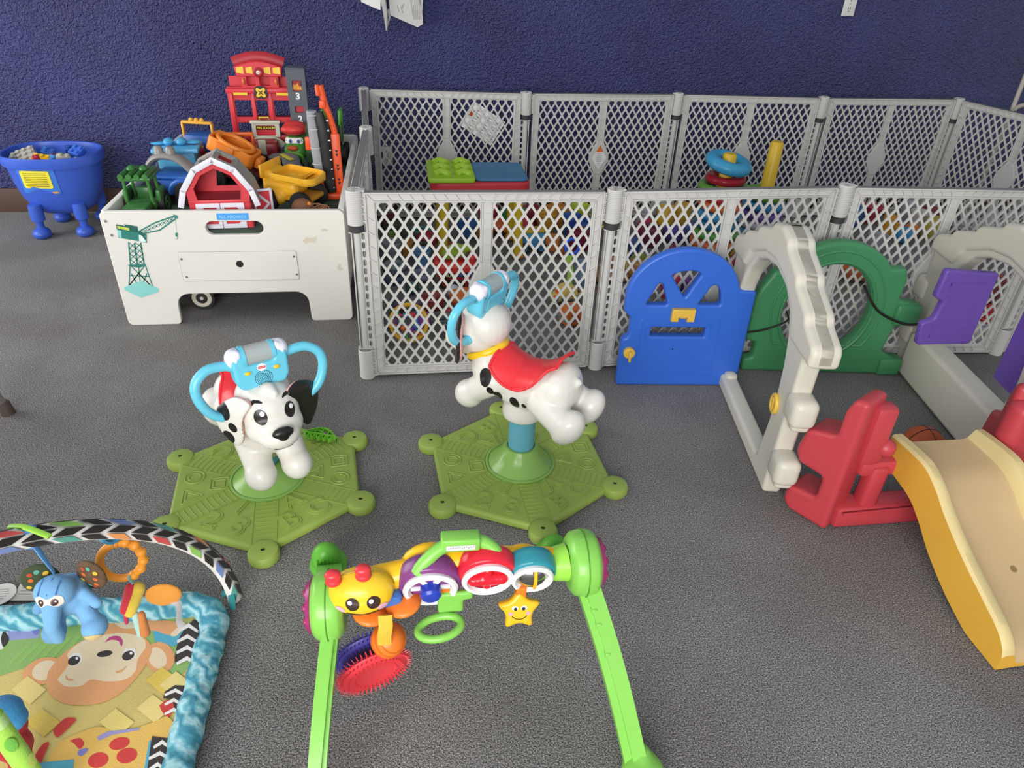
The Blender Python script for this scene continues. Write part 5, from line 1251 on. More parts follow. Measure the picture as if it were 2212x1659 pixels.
# red front: left and right uprights, sill and braces
def upright(ax, s):
    X = frame(V((ax, 1.294, 0)) - K0, (-.534 * s, .846, 0), (0, 0, 1))
    o = roundpoly([(0, 0), (.115, 0), (.136, .025), (.132, .078), (.052, .085), (.052, .155), (.125, .160), (.142, .195), (.128, .270), (.052, .292), (.052, .370), (.036, .412), (.0, .414)], .014, 3)
    t = M(); t.prism(o, [], .104, RD, X @ TR((0, 0, .052 if s > 0 else -.052)), .014, 4); return t
t = upright(1.092, 1); t.box(V((1.166, 1.330, .30)) - K0, (.06, .05, .18), RD, TR((0, 0, 0)), .014); t.ball(V((1.200, 1.318, .262)) - K0, .026, RD, 14)
o = t.build('upright', ca, angle=45); o['label'] = 'red hinged upright left of the slide'
t = upright(1.632, -1); t.box(V((1.60, 1.33, .19)) - K0, (.13, .07, .38), RD, bev=.03, seg=4); o = t.build('upright', ca, angle=45); o['label'] = 'red upright right of the slide'
t = M(); t.box(V((1.37, 1.335, .034)) - K0, (.50, .072, .068), RD, bev=.012); t.box(V((1.37, 1.345, .185)) - K0, (.42, .05, .05), RD, bev=.012)
for x in (1.215, 1.535): t.box(V((x, 1.335, .12)) - K0, (.05, .05, .15), RD, TR((0, 0, 0)), .012)
t.tube([V((1.13, 1.292, .06)) - K0, V((1.40, 1.296, .066)) - K0], .004, RD, 6); t.build('sill', ca, angle=45)
# slide
SX0, SX1 = 1.255, 1.528
prof = [(1.372, .232), (1.30, .232), (1.235, .226), (1.18, .200), (1.12, .160), (1.03, .115), (.94, .082), (.88, .062), (.85, .044), (.838, .020)]
prof = [(p.x, p.y) for p in spline([V((a, b, 0)) for a, b in prof], 4)]
railh = lambda k: .030 + .016 * math.sin(PI * min(1, k * 1.15))
t = M(); N_ = len(prof)
sec = lambda k: [(-.0, -.055 - .02 * math.sin(PI * k)), (-.0, railh(k) - .008), (.006, railh(k)), (.026, railh(k)), (.034, railh(k) - .010), (.042, .004), (.052, 0)]
vs, fs = [], []; rows = []
for i, (y, z) in enumerate(prof):
    k = i / (N_ - 1); L = sec(k); zb = max(.004, z - .06 - .02 * math.sin(PI * k)); r = []
    for (dx, dz) in L: r.append(V((SX0 + dx, y, zb if dz < -.02 else z + dz)))
    for (dx, dz) in L[::-1]: r.append(V((SX1 - dx, y, zb if dz < -.02 else z + dz)))
    r += [V((SX1 - .012, y, zb)), V((SX1 - .05, y, max(.002, z - .012))), V((SX0 + .05, y, max(.002, z - .012))), V((SX0 + .012, y, zb))]
    rows.append(r)
m_ = len(rows[0]); vs = [p - K0 for r in rows for p in r]
side, bed, rail = [], [], []
for i in range(N_ - 1):
    for j in range(m_):
        k = (j + 1) % m_; f = (i * m_ + j, i * m_ + k, (i + 1) * m_ + k, (i + 1) * m_ + j)
        (bed if j in (5, 6, 7) else rail if j in (1, 2, 3, 4, 8, 9, 10, 11) else side).append(f)
side += [tuple(range(m_ - 1, -1, -1)), tuple((N_ - 1) * m_ + j for j in range(m_))]
t.add(vs, side, YS); t.add(vs, bed, YB); t.add(vs, rail, YR)
t.lathe([(0, 0), (.008, 0)], matte('8d7448'), frame(V((1.40, 1.02, .1125)) - K0, (1, 0, 0), (0, .9, .43)), 10, close=False)
sl = t.build('slide', ca, angle=50)
# ball behind the slide
t = M(); BO = mat('b4552c', .6, .08, 30, .3, 300); t.ball((0, 0, 0), .062, BO, 28)
for rx in ((0, 0, 0), (PI / 2, 0, 0), (0, PI / 2, 0)): t.torus((0, 0, 0), .0622, .0012, BLK, TR((0, 0, 0), rx), 40, 5)
o = t.build('toy_ball'); q = at(1990, 975, .062); o.location = (1.545, 1.56, .062); tag(o, 'orange toy basketball on the carpet behind the slide', 'ball')

# ================================================================== toys hanging from the mat's arch, papers beside it
EB = cloth('74a6cf'); EB2 = cloth('5a9ad6')
def on_arch(P, x): return min(P, key=lambda p: abs(p.x - x))
ta = on_arch(A1, -.655)
el_ = thing('plush_elephant', 'blue plush elephant hanging from the zigzag arch', 'plush toy', (ta.x + .022, ta.y - .004, .243))
el_.scale = (.86, .86, .86)
t = M()
t.mesh(blob([('e', (0, .012, .060), (.042, .045, .044)), ('e', (-.010, -.012, .098), (.040, .036, .034)), ('c', (-.010, -.036, .090), (-.012, -.062, .048), .020, .015), ('c', (-.012, -.062, .048), (-.010, -.060, .012), .015, .014),
    ('c', (-.022, -.012, .045), (-.030, -.030, .002), .018, .020), ('c', (.028, -.008, .045), (.046, -.026, .006), .018, .021), ('e', (-.030, -.036, .002), (.024, .026, .022)), ('e', (.050, -.034, .006), (.026, .030, .024)),
    ('c', (.034, .0, .075), (.062, -.018, .060), .013, .012), ('c', (-.04, .0, .07), (-.056, -.016, .050), .011, .011)], .0038, 4), EB); bv = t.bvh()
t.decal(bv, (-.010, -.04, .100), (0, -1, .35), (0, 0, 1), rrect(-.026, -.012, .026, .013, .010), cloth('e6d8cc'), .001)
for s in (-1, 1): t.decal(bv, (-.010 + s * .012, -.04, .100), (0, -1, .35), (0, 0, 1), ellipse(.006, .0072, 16), plastic('4a2f2c'), .002); t.decal(bv, (-.008 + s * .012, -.04, .102), (0, -1, .35), (0, 0, 1), ellipse(.002, .002, 10), WHT, .003)
for x in (-.024, -.006, .010): t.tube([(x, -.010 + .0, .1330), (x - .002, -.030, .124), (x - .004, -.042, .116)], .0012, cloth('3f78b5'), 5)
t.decal(bv, (.050, -.05, .0), (.2, -1, -.2), (0, 0, 1), ellipse(.018, .014, 16), cloth('c6b07c'), .001)
t.build('body', el_, angle=70)
pt = mat('5d4630', .9, .5, 60, .3, 200)
for s, x in ((-1, -.050), (1, .050)):
    t = M(); t.mesh(blob([('e', (x, .022, .102), (.036, .010, .042), (0, .3 * s, -.35 * s))], .0035, 2), pt if s > 0 else cloth('3f4a34')); bv = t.bvh()
    for i in range(9):
        a = i * .7; t.decal(bv, (x + .020 * math.cos(a) * (1 if i % 2 else .6), -.05, .102 + .026 * math.sin(a)), (0, -1, 0), (0, 0, 1), ellipse(.005, .005, 10), cloth(['c9662c', 'd8b23c', '5a9a8a', 'a84a2c'][i % 4]), .001, rings=2)
    o = t.build('ear', el_, angle=70); o['label'] = 'brown ear with coloured dots' if s > 0 else 'dark green dotted ear'
t = M(); up = (ta - V(el_.location)) / .86; t.tube([(-.012, .010, .128), V((-.012, .010, .128)).lerp(up, .5), up - V((0, 0, .004))], [.006, .012, .012], EB2, 8, sq=.35); t.torus((0, 0, 0), .019, .006, EB2, TR(up, (PI / 2, 0, PI / 4)), 20, 6, 2.0); t.build('hanging_strap', el_)
t = M(); t.tube(spline([up + V((-.035, .012, .020)), up + V((0, .0, .0265)), up + V((.05, -.02, .016))], 5), .007, plastic('9bd44a', .35), 8, sq=.5); t.build('clip', el_)
tb_ = on_arch(A1, -.565)
rg = thing('teether_ring', 'orange knobbly teething ring hanging from the zigzag arch', 'teether', (tb_.x - .012, tb_.y, tb_.z - .082))
OT = plastic('ef9a32', .4); t = M(); X = TR((0, 0, 0), (PI / 2, 0, .3)); t.torus((0, 0, 0), .036, .0078, OT, X, 36, 12, ell=1.28)
for i in range(7): a = rad(-70 + i * 27); t.ball((.037 * math.cos(a), .047 * math.sin(a), 0), .0105, OT, 12, X)
t.build('ring', rg)
t = M(); t.tube([(0, 0, .040), (0, 0, .058)], .011, cloth('3f86a8'), 6, sq=.3); t.torus((0, 0, .075), .019, .005, cloth('3f86a8'), TR((0, 0, 0), (0, 0, 0)) @ TR((0, 0, 0)), 20, 6, 2.0, (PI / 2, 0, PI / 4)); t.build('loop', rg)
bf = thing('plush_butterfly', 'red, yellow and orange plush butterfly hanging below the teething ring', 'plush toy', (tb_.x - .002, tb_.y - .006, tb_.z - .195))
t = M(); t.mesh(blob([('c', (-.022, -.004, -.020), (.006, -.004, .042), .013, .015)], .003, 2), cloth('ddc04a')); t.mesh(blob([('c', (-.030, -.006, -.012), (-.004, -.006, .046), .010, .013)], .003, 2), cloth('c83848')); t.tube([(.0, 0, .055), (-.004, 0, .075)], .006, cloth('7fb8b8'), 6, sq=.4); t.build('body', bf, angle=70)
t = M(); t.mesh(blob([('e', (.046, .006, .010), (.036, .008, .030), (0, .5, .2))], .003, 2), cloth('dc9440')); t.build('wing', bf, angle=70)
t = M(); t.mesh(blob([('c', (-.014, -.006, -.028), (-.012, -.010, -.082), .008, .010)], .003, 2), cloth('a9cfc8')); t.mesh(blob([('c', (-.002, -.006, -.030), (-.004, -.012, -.078), .008, .011)], .003, 2), cloth('c98048')); t.mesh(blob([('c', (-.030, -.006, -.020), (-.034, -.008, -.048), .006, .005)], .003, 2), cloth('b83858')); o = t.build('tail_tab', bf, angle=70)
t = M(); t.tube(spline([(.056, .01, -.012), (.070, .004, -.020), (.064, -.004, -.060), (.070, -.008, -.074)], 5), .008, cloth('d8d4d4'), 4, sq=.08); t.build('care_tag', bf)
A2 = None
bq = at(18, 1575, .09)
bd_ = thing('plush_bird', 'red and blue plush bird at the left edge of the mat', 'plush toy', (bq.x, bq.y, .028))
t = M(); t.mesh(blob([('e', (0, 0, .07), (.034, .030, .030)), ('e', (.012, -.02, .045), (.026, .030, .042), (.4, 0, -.3)), ('e', (.026, -.045, .018), (.018, .03, .026))], .0035, 3), cloth('a8262e')); t.build('body', bd_, angle=70)
t = M(); t.mesh(blob([('e', (-.004, .006, .100), (.038, .036, .024)), ('e', (.018, 0, .088), (.022, .026, .016))], .0035, 3), cloth('3f86b8')); t.build('cap', bd_, angle=70)
t = M(); t.tube([(.0, .0, .082), (.034, -.006, .080)], .007, cloth('d83a3a'), 6, sq=.4); t.build('beak', bd_)
t = M(); t.tube(spline([(.034, -.062, .022), (.040, -.074, .012), (.046, -.09, .004)], 4), .012, cloth('d6d2d0'), 4, sq=.08); t.build('care_tag', bd_)
# papers on the carpet at the left edge
t = M(); a, b, c, d = [at(*p, .004) for p in ((68, 1225), (104, 1223), (82, 1298), (22, 1298))]
t.add([a, b, c, d, a + V((0, 0, .0012)), b + V((0, 0, .0012)), c + V((0, 0, .0012)), d + V((0, 0, .0012))], [(0, 3, 2, 1), (4, 5, 6, 7), (0, 1, 5, 4), (1, 2, 6, 5), (2, 3, 7, 6), (3, 0, 4, 7)], matte('cfc9c2'))
for k in range(9):
    u = .1 + k * .09; p, q = a.lerp(d, u).lerp(b.lerp(c, u), .18), a.lerp(d, u).lerp(b.lerp(c, u), .85 - .1 * (k % 3)); t.tube([p + V((0, 0, .0016)), q + V((0, 0, .0016))], .0009, matte('8c8884'), 4, sq=.3)
tag(t.build('paper_leaflet'), 'grey printed leaflet on the carpet behind the turquoise mat border', 'paper')
t = M(); q = at(0, 1287, .004); t.lathe([(0, 0), (.034, 0), (.034, .0012), (0, .0012)], matte('dcd8d2'), TR((0, 0, .003)), 30)
for k in range(6): t.box((0, -.02 + k * .007, .0045), (.04 - abs(k - 3) * .006, .0014, .0004), matte('a19c98'))
o = t.build('paper_disc'); o.location = q; tag(o, 'round white printed paper on the carpet at the left edge of the frame', 'paper')
# bright green comb-shaped piece lying on the left dog base
q = at(692, 946, .030)
t = M(); LGp = plastic('78c43c', .35); X = TR((q.x, q.y, .0345), (0, 0, -.35))
o = [(-.050 + .10 * k / 14, .030 * math.sin(PI * k / 14)) for k in range(15)]
def wall_line(P, h, closed=False): t.tube([(a, b, h / 2) for a, b in P], .0016, LGp, 4, closed, X=X, sq=h / .0032)
def strip_wall(P, h):
    vs = []
    for i, p in enumerate(P):
        a, b = V(P[max(i - 1, 0)]), V(P[min(i + 1, len(P) - 1)]); d = (b - a).normalized(); n_ = V((-d.y, d.x)) * .0013
        for s in (-1, 1): vs += [(p[0] + s * n_.x, p[1] + s * n_.y, 0), (p[0] + s * n_.x, p[1] + s * n_.y, h)]
    fs = []
    for i in range(len(P) - 1): c = i * 4; fs += [(c, c + 4, c + 5, c + 1), (c + 2, c + 3, c + 7, c + 6), (c + 1, c + 5, c + 7, c + 3), (c, c + 2, c + 6, c + 4)]
    t.add(vs, fs, LGp, X)
strip_wall(o, .012); strip_wall([(-.05, 0), (-.03, -.006), (0, -.002), (.03, -.004), (.05, 0), (.060, -.016)], .016); strip_wall([(a * .55 - .012, b * .55 + .002) for a, b in o], .010)
for k in range(5): x = -.042 + k * .018; strip_wall([(x, -.004), (x + .002, -.016), (x + .006, -.020), (x + .010, -.016), (x + .012, -.004)], .014)
for k in range(6): x = -.035 + k * .012; y = .030 * math.sin(PI * (x + .05) / .10); strip_wall([(x, y), (x + .001, y + .008)], .010)
for a in (-.02, 0, .02): strip_wall([(a, -.003), (a, .030 * math.sin(PI * (a + .05) / .10))], .008)
tag(t.build('plastic_comb'), 'bright green open plastic piece with teeth lying on the left dog base', 'toy part')
# things on and by the wall
t = M(); OUTL = plastic('dcdad4', .45)
def outlet(c, w, h, label, socket=True):
    t = M(); X = frame((c[0], WALL_Y, c[2]), (1, 0, 0), (0, 0, 1)); t.box((0, 0, .003), (w, h, .006), OUTL, X, .002); dk = matte('5a5650')
    for s in (-1, 1):
        for dx in (-.006, .006): t.box((dx, s * h * .22 + .004, .0063), (.003, .010, .001), dk, X)
        t.lathe([(0, .0064), (.003, .0064)], dk, X @ TR((0, s * h * .22 - .010, 0)), 10, close=False)
    t.lathe([(0, .0064), (.0022, .0064)], dk, X, 10, close=False)
    tag(t.build('outlet_plate'), label, 'outlet')
p = aty(1838, 0, WALL_Y); outlet((p.x, 0, aty(1836, 35, WALL_Y).z + .058), .07, .115, 'white outlet plate on the blue wall at the top of the frame')
p = aty(838, 337, WALL_Y); outlet(p, .052, .10, 'pale outlet plate seen through the mesh near the rear left corner')
p = aty(957, 335, WALL_Y); outlet(p, .06, .10, 'pale outlet plate beside the first rear panel plate')
bgm = cloth('a9a8a6')
b0 = thing('wall_bag', 'grey cloth bag with papers hanging on the blue wall at the top', 'bag', (aty(850, 30, 3.95).x, 3.95, .93))
def bw(px, py, y=3.94): return aty(px, py, y) - V(b0.location)
def slab(P, y, th, m, name):
    t = M(); vs = [bw(a, b, y) for a, b in P] + [bw(a, b, y) + V((0, th, 0)) for a, b in P]; n = len(P)
    t.add(vs, [tuple(range(n - 1, -1, -1)), tuple(range(n, 2 * n))] + [(i, (i + 1) % n, n + (i + 1) % n, n + i) for i in range(n)], m); return t
slab([(770, -70), (822, -70), (822, 22), (808, 17), (780, 4)], 3.955, .004, matte('e2e0dc'), 'x').build('paper', b0)
t = slab([(838, -70), (920, -70), (912, 25), (914, 52), (902, 59), (842, 32)], 3.935, .018, matte('c3c1bd'), 'x')
for k in range(6): a, b = bw(878 + k * 6, -60, 3.934), bw(893 + k * 3.2, 42, 3.934); t.tube([a, b], .0012, matte('9c9a96'), 4)
for a, b in (((858, 12), (862, 26)), ((866, 14), (870, 28)), ((872, 8), (868, 20))): t.tube([bw(*a, 3.934), bw(*b, 3.934)], .0010, matte('8a8886'), 4)
t.tube([bw(900, -40, 3.934), bw(909, 16, 3.934)], .004, cloth('5f8f7a'), 6, sq=.3); t.build('paper_bundle', b0)
t = M(); q = [bw(826, -70, 3.938), bw(826, -10, 3.935), bw(832, 25, 3.93), bw(834, 45, 3.932), bw(835, 66, 3.94)]; t.tube(q, [.03, .026, .02, .016, .006], bgm, 14, sq=.4); t.tube([bw(838, 20, 3.93), bw(842, 36, 3.93), bw(836, 62, 3.94)], [.008, .009, .003], bgm, 8, sq=.6); t.build('cloth', b0, angle=70)
# white tubular chair behind the right corner of the play yard, and a tube leg at the left edge
CT = plastic('b9b2a4', .35)
ch = thing('tube_chair', 'pale metal tube chair standing behind the right end of the play yard', 'chair', (3.75, 3.55, 0))
def cl(p): return V(p) - V(ch.location)
a = aty(2183, 245, 3.72); b = aty(2212, 172, 3.72)
dirv = (b - a).normalized()
for base, y in ((a, 3.72), (a + V((.10, -.20, 0)), 3.52)):
    bot = V((base.x - .02, y, 0)); t = M(); t.tube([cl(bot), cl((base.x, y, base.z)), cl(V((base.x, y, base.z)) + dirv * .45)], .012, CT, 12); t.build('leg', ch)
    t = M(); t.tube(spline([cl((base.x + .012, y, base.z + .015)), cl((base.x + .03, y, base.z + .035)), cl((base.x + .10, y, base.z + .045)), cl((base.x + .40, y, base.z + .03))], 5), .012, CT, 12); t.build('seat_rail', ch)
    t = M(); t.tube([cl((base.x + .38, y, base.z + .03)), cl((base.x + .44, y, 0))], .012, CT, 12); t.build('leg', ch)
t = M(); t.box(cl((a.x + .30, 3.63, a.z + .055)), (.36, .24, .03), cloth('55474a'), bev=.012); t.build('seat', ch)
q = at(18, 893, 0)
st = thing('folding_stool', 'grey metal tube leg with a brown rubber tip at the left edge', 'stool', (q.x, q.y, 0))
ml_ = mat('a3a09c', .3, .05, 20, metal=.8); rubber = matte('4d3f38')
for i, (dx, dy) in enumerate(((0, 0), (-.42, 0), (-.42, -.42), (-.02, -.42))):
    ins = V((-.08 if dx > -.2 else .05, -.05 if dy > -.2 else .05, .46))
    t = M(); f = V((dx, dy, 0)); t.tube([f + V((0, 0, .02)), f + ins], .0125, ml_, 14); l = t.build('leg', st)
    t = M(); t.lathe([(0, 0), (.021, 0), (.020, .012), (.015, .045), (0, .045)], rubber, TR(f), 16); t.build('rubber_tip', l)
t = M(); t.box((-.23, -.21, .47), (.40, .40, .03), cloth('4a4a52'), bev=.014); t.build('seat', st)

# ================================================================== toys inside the play yard
PG = 'toys on the carpet inside the playpen'
def spot(px, py, ymax=3.66):
    p = at(px, py, 0); 
    if p.y > ymax: p = V((p.x * ymax / p.y, ymax, 0))
    return V((p.x, p.y, .001))
def put(t, name, label, cat, px, py, rz=None, group=PG, ymax=3.66):
    o = t.build(name, angle=45); o.location = spot(px, py, ymax); o.rotation_euler = (0, 0, rng.uniform(-.8, .8) if rz is None else rz)
    return tag(o, label, cat, group)
def k_block(s, c): t = M(); m = plastic(c, .45); t.box((0, 0, s / 2), (s, s * .9, s), m, bev=s * .08); t.lathe([(0, s), (s * .28, s), (s * .28, s * 1.12), (0, s * 1.12)], m, n=14); return t
def k_ball(s, c): t = M(); t.ball((0, 0, s / 2), s / 2, plastic(c, .4), 20); return t
def k_cup(s, c): t = M(); t.lathe([(0, 0), (s * .38, 0), (s * .5, s * .9), (s * .53, s * .92), (s * .5, s), (s * .44, s * .95), (s * .34, s * .08), (0, s * .08)], plastic(c, .4), n=20); return t
def k_ring(s, c): t = M(); t.torus((0, 0, s * .15), s * .36, s * .145, plastic(c, .35), n=28, k=12); return t
def k_rattle(s, c): t = M(); m = plastic(c, .4); t.ball((0, 0, s * .3), s * .3, m, 16); t.cyl((s * .2, 0, s * .3), (s * .85, 0, s * .14), s * .09, m, n=10); t.ball((s * .88, 0, s * .14), s * .14, m, 12); return t
def k_lump(s, c): t = M(); t.mesh(blob([('e', (0, 0, s * .38), (s * .46, s * .36, s * .38)), ('e', (s * .3, s * .1, s * .3), (s * .3, s * .26, s * .28)), ('e', (-s * .25, -s * .1, s * .5), (s * .22, s * .2, s * .26))], max(.004, s * .07), 3), cloth(c)); return t
def k_car(s, c): 
    t = M(); m = plastic(c, .35); t.mesh(blob([('b', (0, 0, s * .3), (s, s * .5, s * .3), s * .1), ('b', (-s * .05, 0, s * .5), (s * .5, s * .42, s * .3), s * .1)], max(.004, s * .05), 3), m)
    for a in (-.3, .3):
        for b in (-1, 1): t.lathe([(0, -s * .06), (s * .15, -s * .06), (s * .15, s * .06), (0, s * .06)], plastic('2b2b2e', .6), TR((a * s, b * s * .27, s * .151), (PI / 2, 0, 0)), 16)
    return t
def k_cyl(s, c): t = M(); t.lathe([(0, 0), (s * .35, 0), (s * .37, s * .05), (s * .37, s * 1.15), (s * .33, s * 1.2), (0, s * 1.2)], plastic(c, .4), n=20); return t
KIND = dict(block=(k_block, 'toy_block', 'building block'), ball=(k_ball, 'toy_ball', 'ball'), cup=(k_cup, 'stacking_cup', 'stacking cup'), ring=(k_ring, 'toy_ring', 'toy ring'), rattle=(k_rattle, 'baby_rattle', 'rattle'), lump=(k_lump, 'soft_toy', 'soft toy'), car=(k_car, 'toy_car', 'toy car'), cyl=(k_cyl, 'toy_drum', 'toy'))
ROWS = '''block 815 500 .075 6b3038 dark maroon block behind the mesh near the left rear corner of the playpen
lump 838 520 .11 4a5236 olive soft toy left of the yellow table legs
lump 862 522 .11 55584e grey green soft toy beside the olive one
ring 890 512 0.119 3f8f86 teal toy ring lying far back in the playpen
cup 846 548 .085 6c8a34 moss green cup farther back than the light grey cup
block 874 548 .07 b9823a tan and orange block behind the left front panel
ball 900 546 .10 a83a48 crimson ball on the carpet behind the red toy truck
ring 927 548 .11 c9653a rust orange ring beside the crimson ball
cup 834 572 .09 9496a0 light grey cup against the left side playpen panel
cup 858 574 .09 5a88b4 steel blue cup beside the light grey cup
block 886 566 .075 3c4238 charcoal block left of the red toy truck
ring 848 586 .11 8f9a98 pale grey ring below the grey cups
ring 832 604 .11 4b4f68 slate ring close to the left end of the front panel
ring 858 602 .11 7d8292 blue grey ring right of the slate ring
rattle 838 628 .10 3f5a58 dark teal rattle farther back than the yellow activity hoop
ball 1042 584 .07 c98298 pink ball right of the red toy truck
block 1030 512 .085 3a73b8 blue block between the yellow table legs
block 1046 512 .075 c98f2e mustard block right of the blue one near the table legs
rattle 905 655 .10 5a4660 dusky purple rattle behind the yellow activity hoop
lump 938 655 .09 8a7550 tan soft toy between the hoop and the orange bear
ball 962 650 .06 d9d9e2 white ball beside the orange soft bear
cup 936 688 .09 8e3a38 brick red cup right of the yellow hoop
ball 956 694 .07 9a4048 dull red ball near the grey cup
cup 945 712 .08 565a58 dark grey cup left of the dog handle
block 928 704 .05 8a4ab0 bright purple block on the carpet near the yellow hoop
rattle 836 712 .07 8d4aa6 bright purple rattle in the lower left of the front panel
car 1092 500 0.128 d96a34 orange toy car behind the activity table's right legs
cup 1092 478 0.111 b83a40 red cup on the carpet behind the activity table
block 1128 488 0.111 2f8f4c green block right of the activity table
block 1150 492 0.102 8e2f3c maroon block in the rear row right of the green block
cup 1165 494 0.111 c99a35 golden cup in the rear row of playpen toys
ball 1137 510 .10 b42e44 raspberry ball in front of the rear row
ring 1187 508 0.111 3a3f7c navy ring in the rear row
block 1202 492 0.111 c8863a ochre block in the rear row above the blue round toy
cup 1226 492 0.111 b6c83a lime cup in the rear row of the right half panel
cup 1212 510 0.102 2f58a8 royal blue round cup in the middle of the rear row
block 1234 510 .11 274a96 deep blue block right of the royal blue cup
ball 1246 506 .10 d2a23c yellow ball beside the royal blue and deep blue toys
block 1250 530 .10 7c2838 wine red block left of the yellow wire
lump 1216 556 .07 9c5a38 brown soft toy behind the blue teething ring
block 1182 530 .07 c97a40 copper block behind the light blue toy car
lump 985 668 .13 cf7338 orange soft bear behind the left dog handle
lump 1002 690 .10 c46a38 darker orange soft toy beside the orange soft bear
cup 1395 498 0.102 a8a8ac pale grey cup behind the second front panel
ball 1404 512 .10 b82c50 cherry ball behind the second front panel
cyl 1438 508 0.128 d9b02e squat yellow drum behind the second front panel
cyl 1472 508 0.128 cfa935 darker yellow drum right of the squat one
block 1436 536 .10 6a2a40 plum block on the carpet in front of the yellow drums
ball 1484 516 .08 cfc9cc off-white ball between the yellow drum and purple rattle
rattle 1462 548 .10 7c3a44 russet rattle below the yellow drums
ring 1424 560 0.102 5c4a4c smoky ring in the middle of the second panel
lump 1510 536 .13 5a4890 violet soft toy in front of the left ring tower
lump 1498 560 .13 4f4a86 indigo soft toy below the violet one
block 1490 522 .08 48609a denim blue block beside the violet soft toy
cup 1362 556 .09 30508c blue cup at the left edge of the second front panel
lump 1378 578 .10 7d8a3c pea green soft toy above the blue arched door
block 1352 600 .08 b98a5a pale wood block at the lower left of the second panel
lump 1536 566 .10 b8503c salmon soft toy right of the violet ones
ball 1558 566 .09 8f7a38 khaki ball beside the salmon soft toy
ball 1606 520 .08 c03848 scarlet ball left of the white doorway arch
cup 1612 560 .10 3f8a6a sea green cup left of the white doorway arch
block 1590 590 .09 9c3440 carmine block by the white doorway arch
cup 1445 640 .09 b83058 magenta cup seen through the door's middle window
block 1490 640 .08 6a4a8a lilac block seen through the door's middle window
block 1880 486 0.102 3f6ea8 blue block left of the crimson cup in the third panel
cup 1896 488 0.102 b0384a crimson cup in the third front panel
ring 1924 492 0.119 d8a832 sunny yellow ring in the third front panel
cyl 1920 512 .10 d4962e amber drum in front of the sunny yellow ring
ball 1950 516 .09 3f8fc0 sky blue ball beside the amber drum
lump 1968 510 .11 d9803c tangerine soft toy in the third front panel
cup 1986 492 0.111 c4c0bc white cup in the rear row of the third panel
block 1998 506 .11 b8a84a dull yellow block in front of the white cup
cup 2012 490 0.102 8c3030 rust red cup in the rear row of the third panel
ring 2030 508 .11 5a5a34 dark olive ring at the right of the third panel
ball 2036 540 .09 c43a70 hot pink ball near the third panel's divider
cyl 1975 486 .11 a09aa0 silver grey drum in the rear of the third panel
lump 1842 606 .17 c4683a big orange soft toy seen through the green wall's round hole
cup 1838 566 .09 4f7a4a fern green cup above the big orange soft toy
ring 1752 560 0.102 9aa0a0 ash grey ring left of the green wall's hole
cup 1885 545 .10 9a9c9c ash grey cup behind the mesh above the green wall
cup 2118 722 .08 d42e38 red shiny cup behind the mesh right of the purple shutter
block 2104 734 .07 cfcdd0 white block left of the red shiny cup
ball 2134 690 .07 c0303c red ball behind the mesh near the dark purple shutter
lump 2110 660 .10 7c3c38 brownish red soft toy behind the mesh near the purple shutter
cup 2136 640 .10 8e4a44 clay cup above the red ball right of the purple shutter'''
for row in ROWS.split('\n'):
    k, px_, py_, s, col, lab = row.split(' ', 5); fn, nm, ct = KIND[k]
    put(fn(float(s), col), nm, lab, ct, float(px_), float(py_))

# activity table: yellow legs, red tray, blue lid and lime lid
q = (spot(968, 520) + spot(1118, 512)) / 2
zt_ = .335; A_ = at(936, 402, zt_ + .03); B_ = at(1134, 402, zt_ + .03)
tx, ty = .345, 3.36
av = thing('activity_table', 'red activity table with a lime lid, blue lid and yellow legs', 'activity table', (tx, ty, 0))
t = M(); t.prism(rrect(-.235, -.155, .225, .155, .05), [], .055, plastic('c0343a', .4), TR((.0, 0, .355)), .012, 3); t.build('tray', av)
t = M(); t.prism(rrect(-.03, -.142, .215, .142, .03), [], .012, mat('3f7ba2', .5, .05, 20, .3, 120), TR((.0, 0, .390)), .004, 2); t.build('blue_lid', av)
t = M(); lm = plastic('9fc433', .4); t.prism(rrect(-.245, -.16, -.03, .16, .02), [], .022, lm, TR((0, 0, .392)), .006, 2)
for i in range(3):
    for j in range(2):
        t.tube(spline([(-.215 + j * .10, -.10 + i * .095, .404), (-.185 + j * .10, -.085 + i * .095, .414), (-.16 + j * .10, -.10 + i * .095, .410), (-.145 + j * .10, -.09 + i * .095, .404)], 4), .016, lm, 8)
t.build('lime_lid', av)
for sx in (-.17, .17):
    for sy in (-.115, .115):
        t = M(); t.tube([(sx, sy, .34), (sx * 1.08, sy * 1.08, .02)], .024, plastic('d8b92e', .4), 12); t.ball((sx * 1.08, sy * 1.08, .020), (.034, .034, .019), plastic('c9862e', .4), 14); t.build('leg', av)
# two towers of big rings on posts
def tower(px_, label, rings, top_z, lean=0.0):
    b = spot(*px_); po = thing('stacking_post', label + ' post of the big ring stacker', 'stacking toy', b, 0, 'big ring stackers')
    M().lathe([(0, 0), (.125, 0), (.13, .012), (.10, .03), (0, .03)], plastic('3f8a3c', .4), n=30).build('base', po)
    M().lathe([(0, .03), (.036, .03), (.033, top_z - .01), (.026, top_z), (0, top_z)], plastic('dcb62e', .4), n=24).build('post', po)
    z = .032
    for (col, R, r, clr, lab, tl_) in rings:
        m = mat(col, .12, .03, 10, trans=.35, ior=1.25) if clr else plastic(col, .35)
        t = M(); t.torus((0, 0, 0), R - r, r, m, n=40, k=14, sq=.86); o = t.build('stacking_ring'); o.location = b + V((0, 0, z + r * .88 + (.02 if tl_ else 0))); o.rotation_euler = (tl_, tl_ * .9, 0); tag(o, lab, 'toy ring', 'rings of the big ring stackers'); z += r * 1.78
    return b
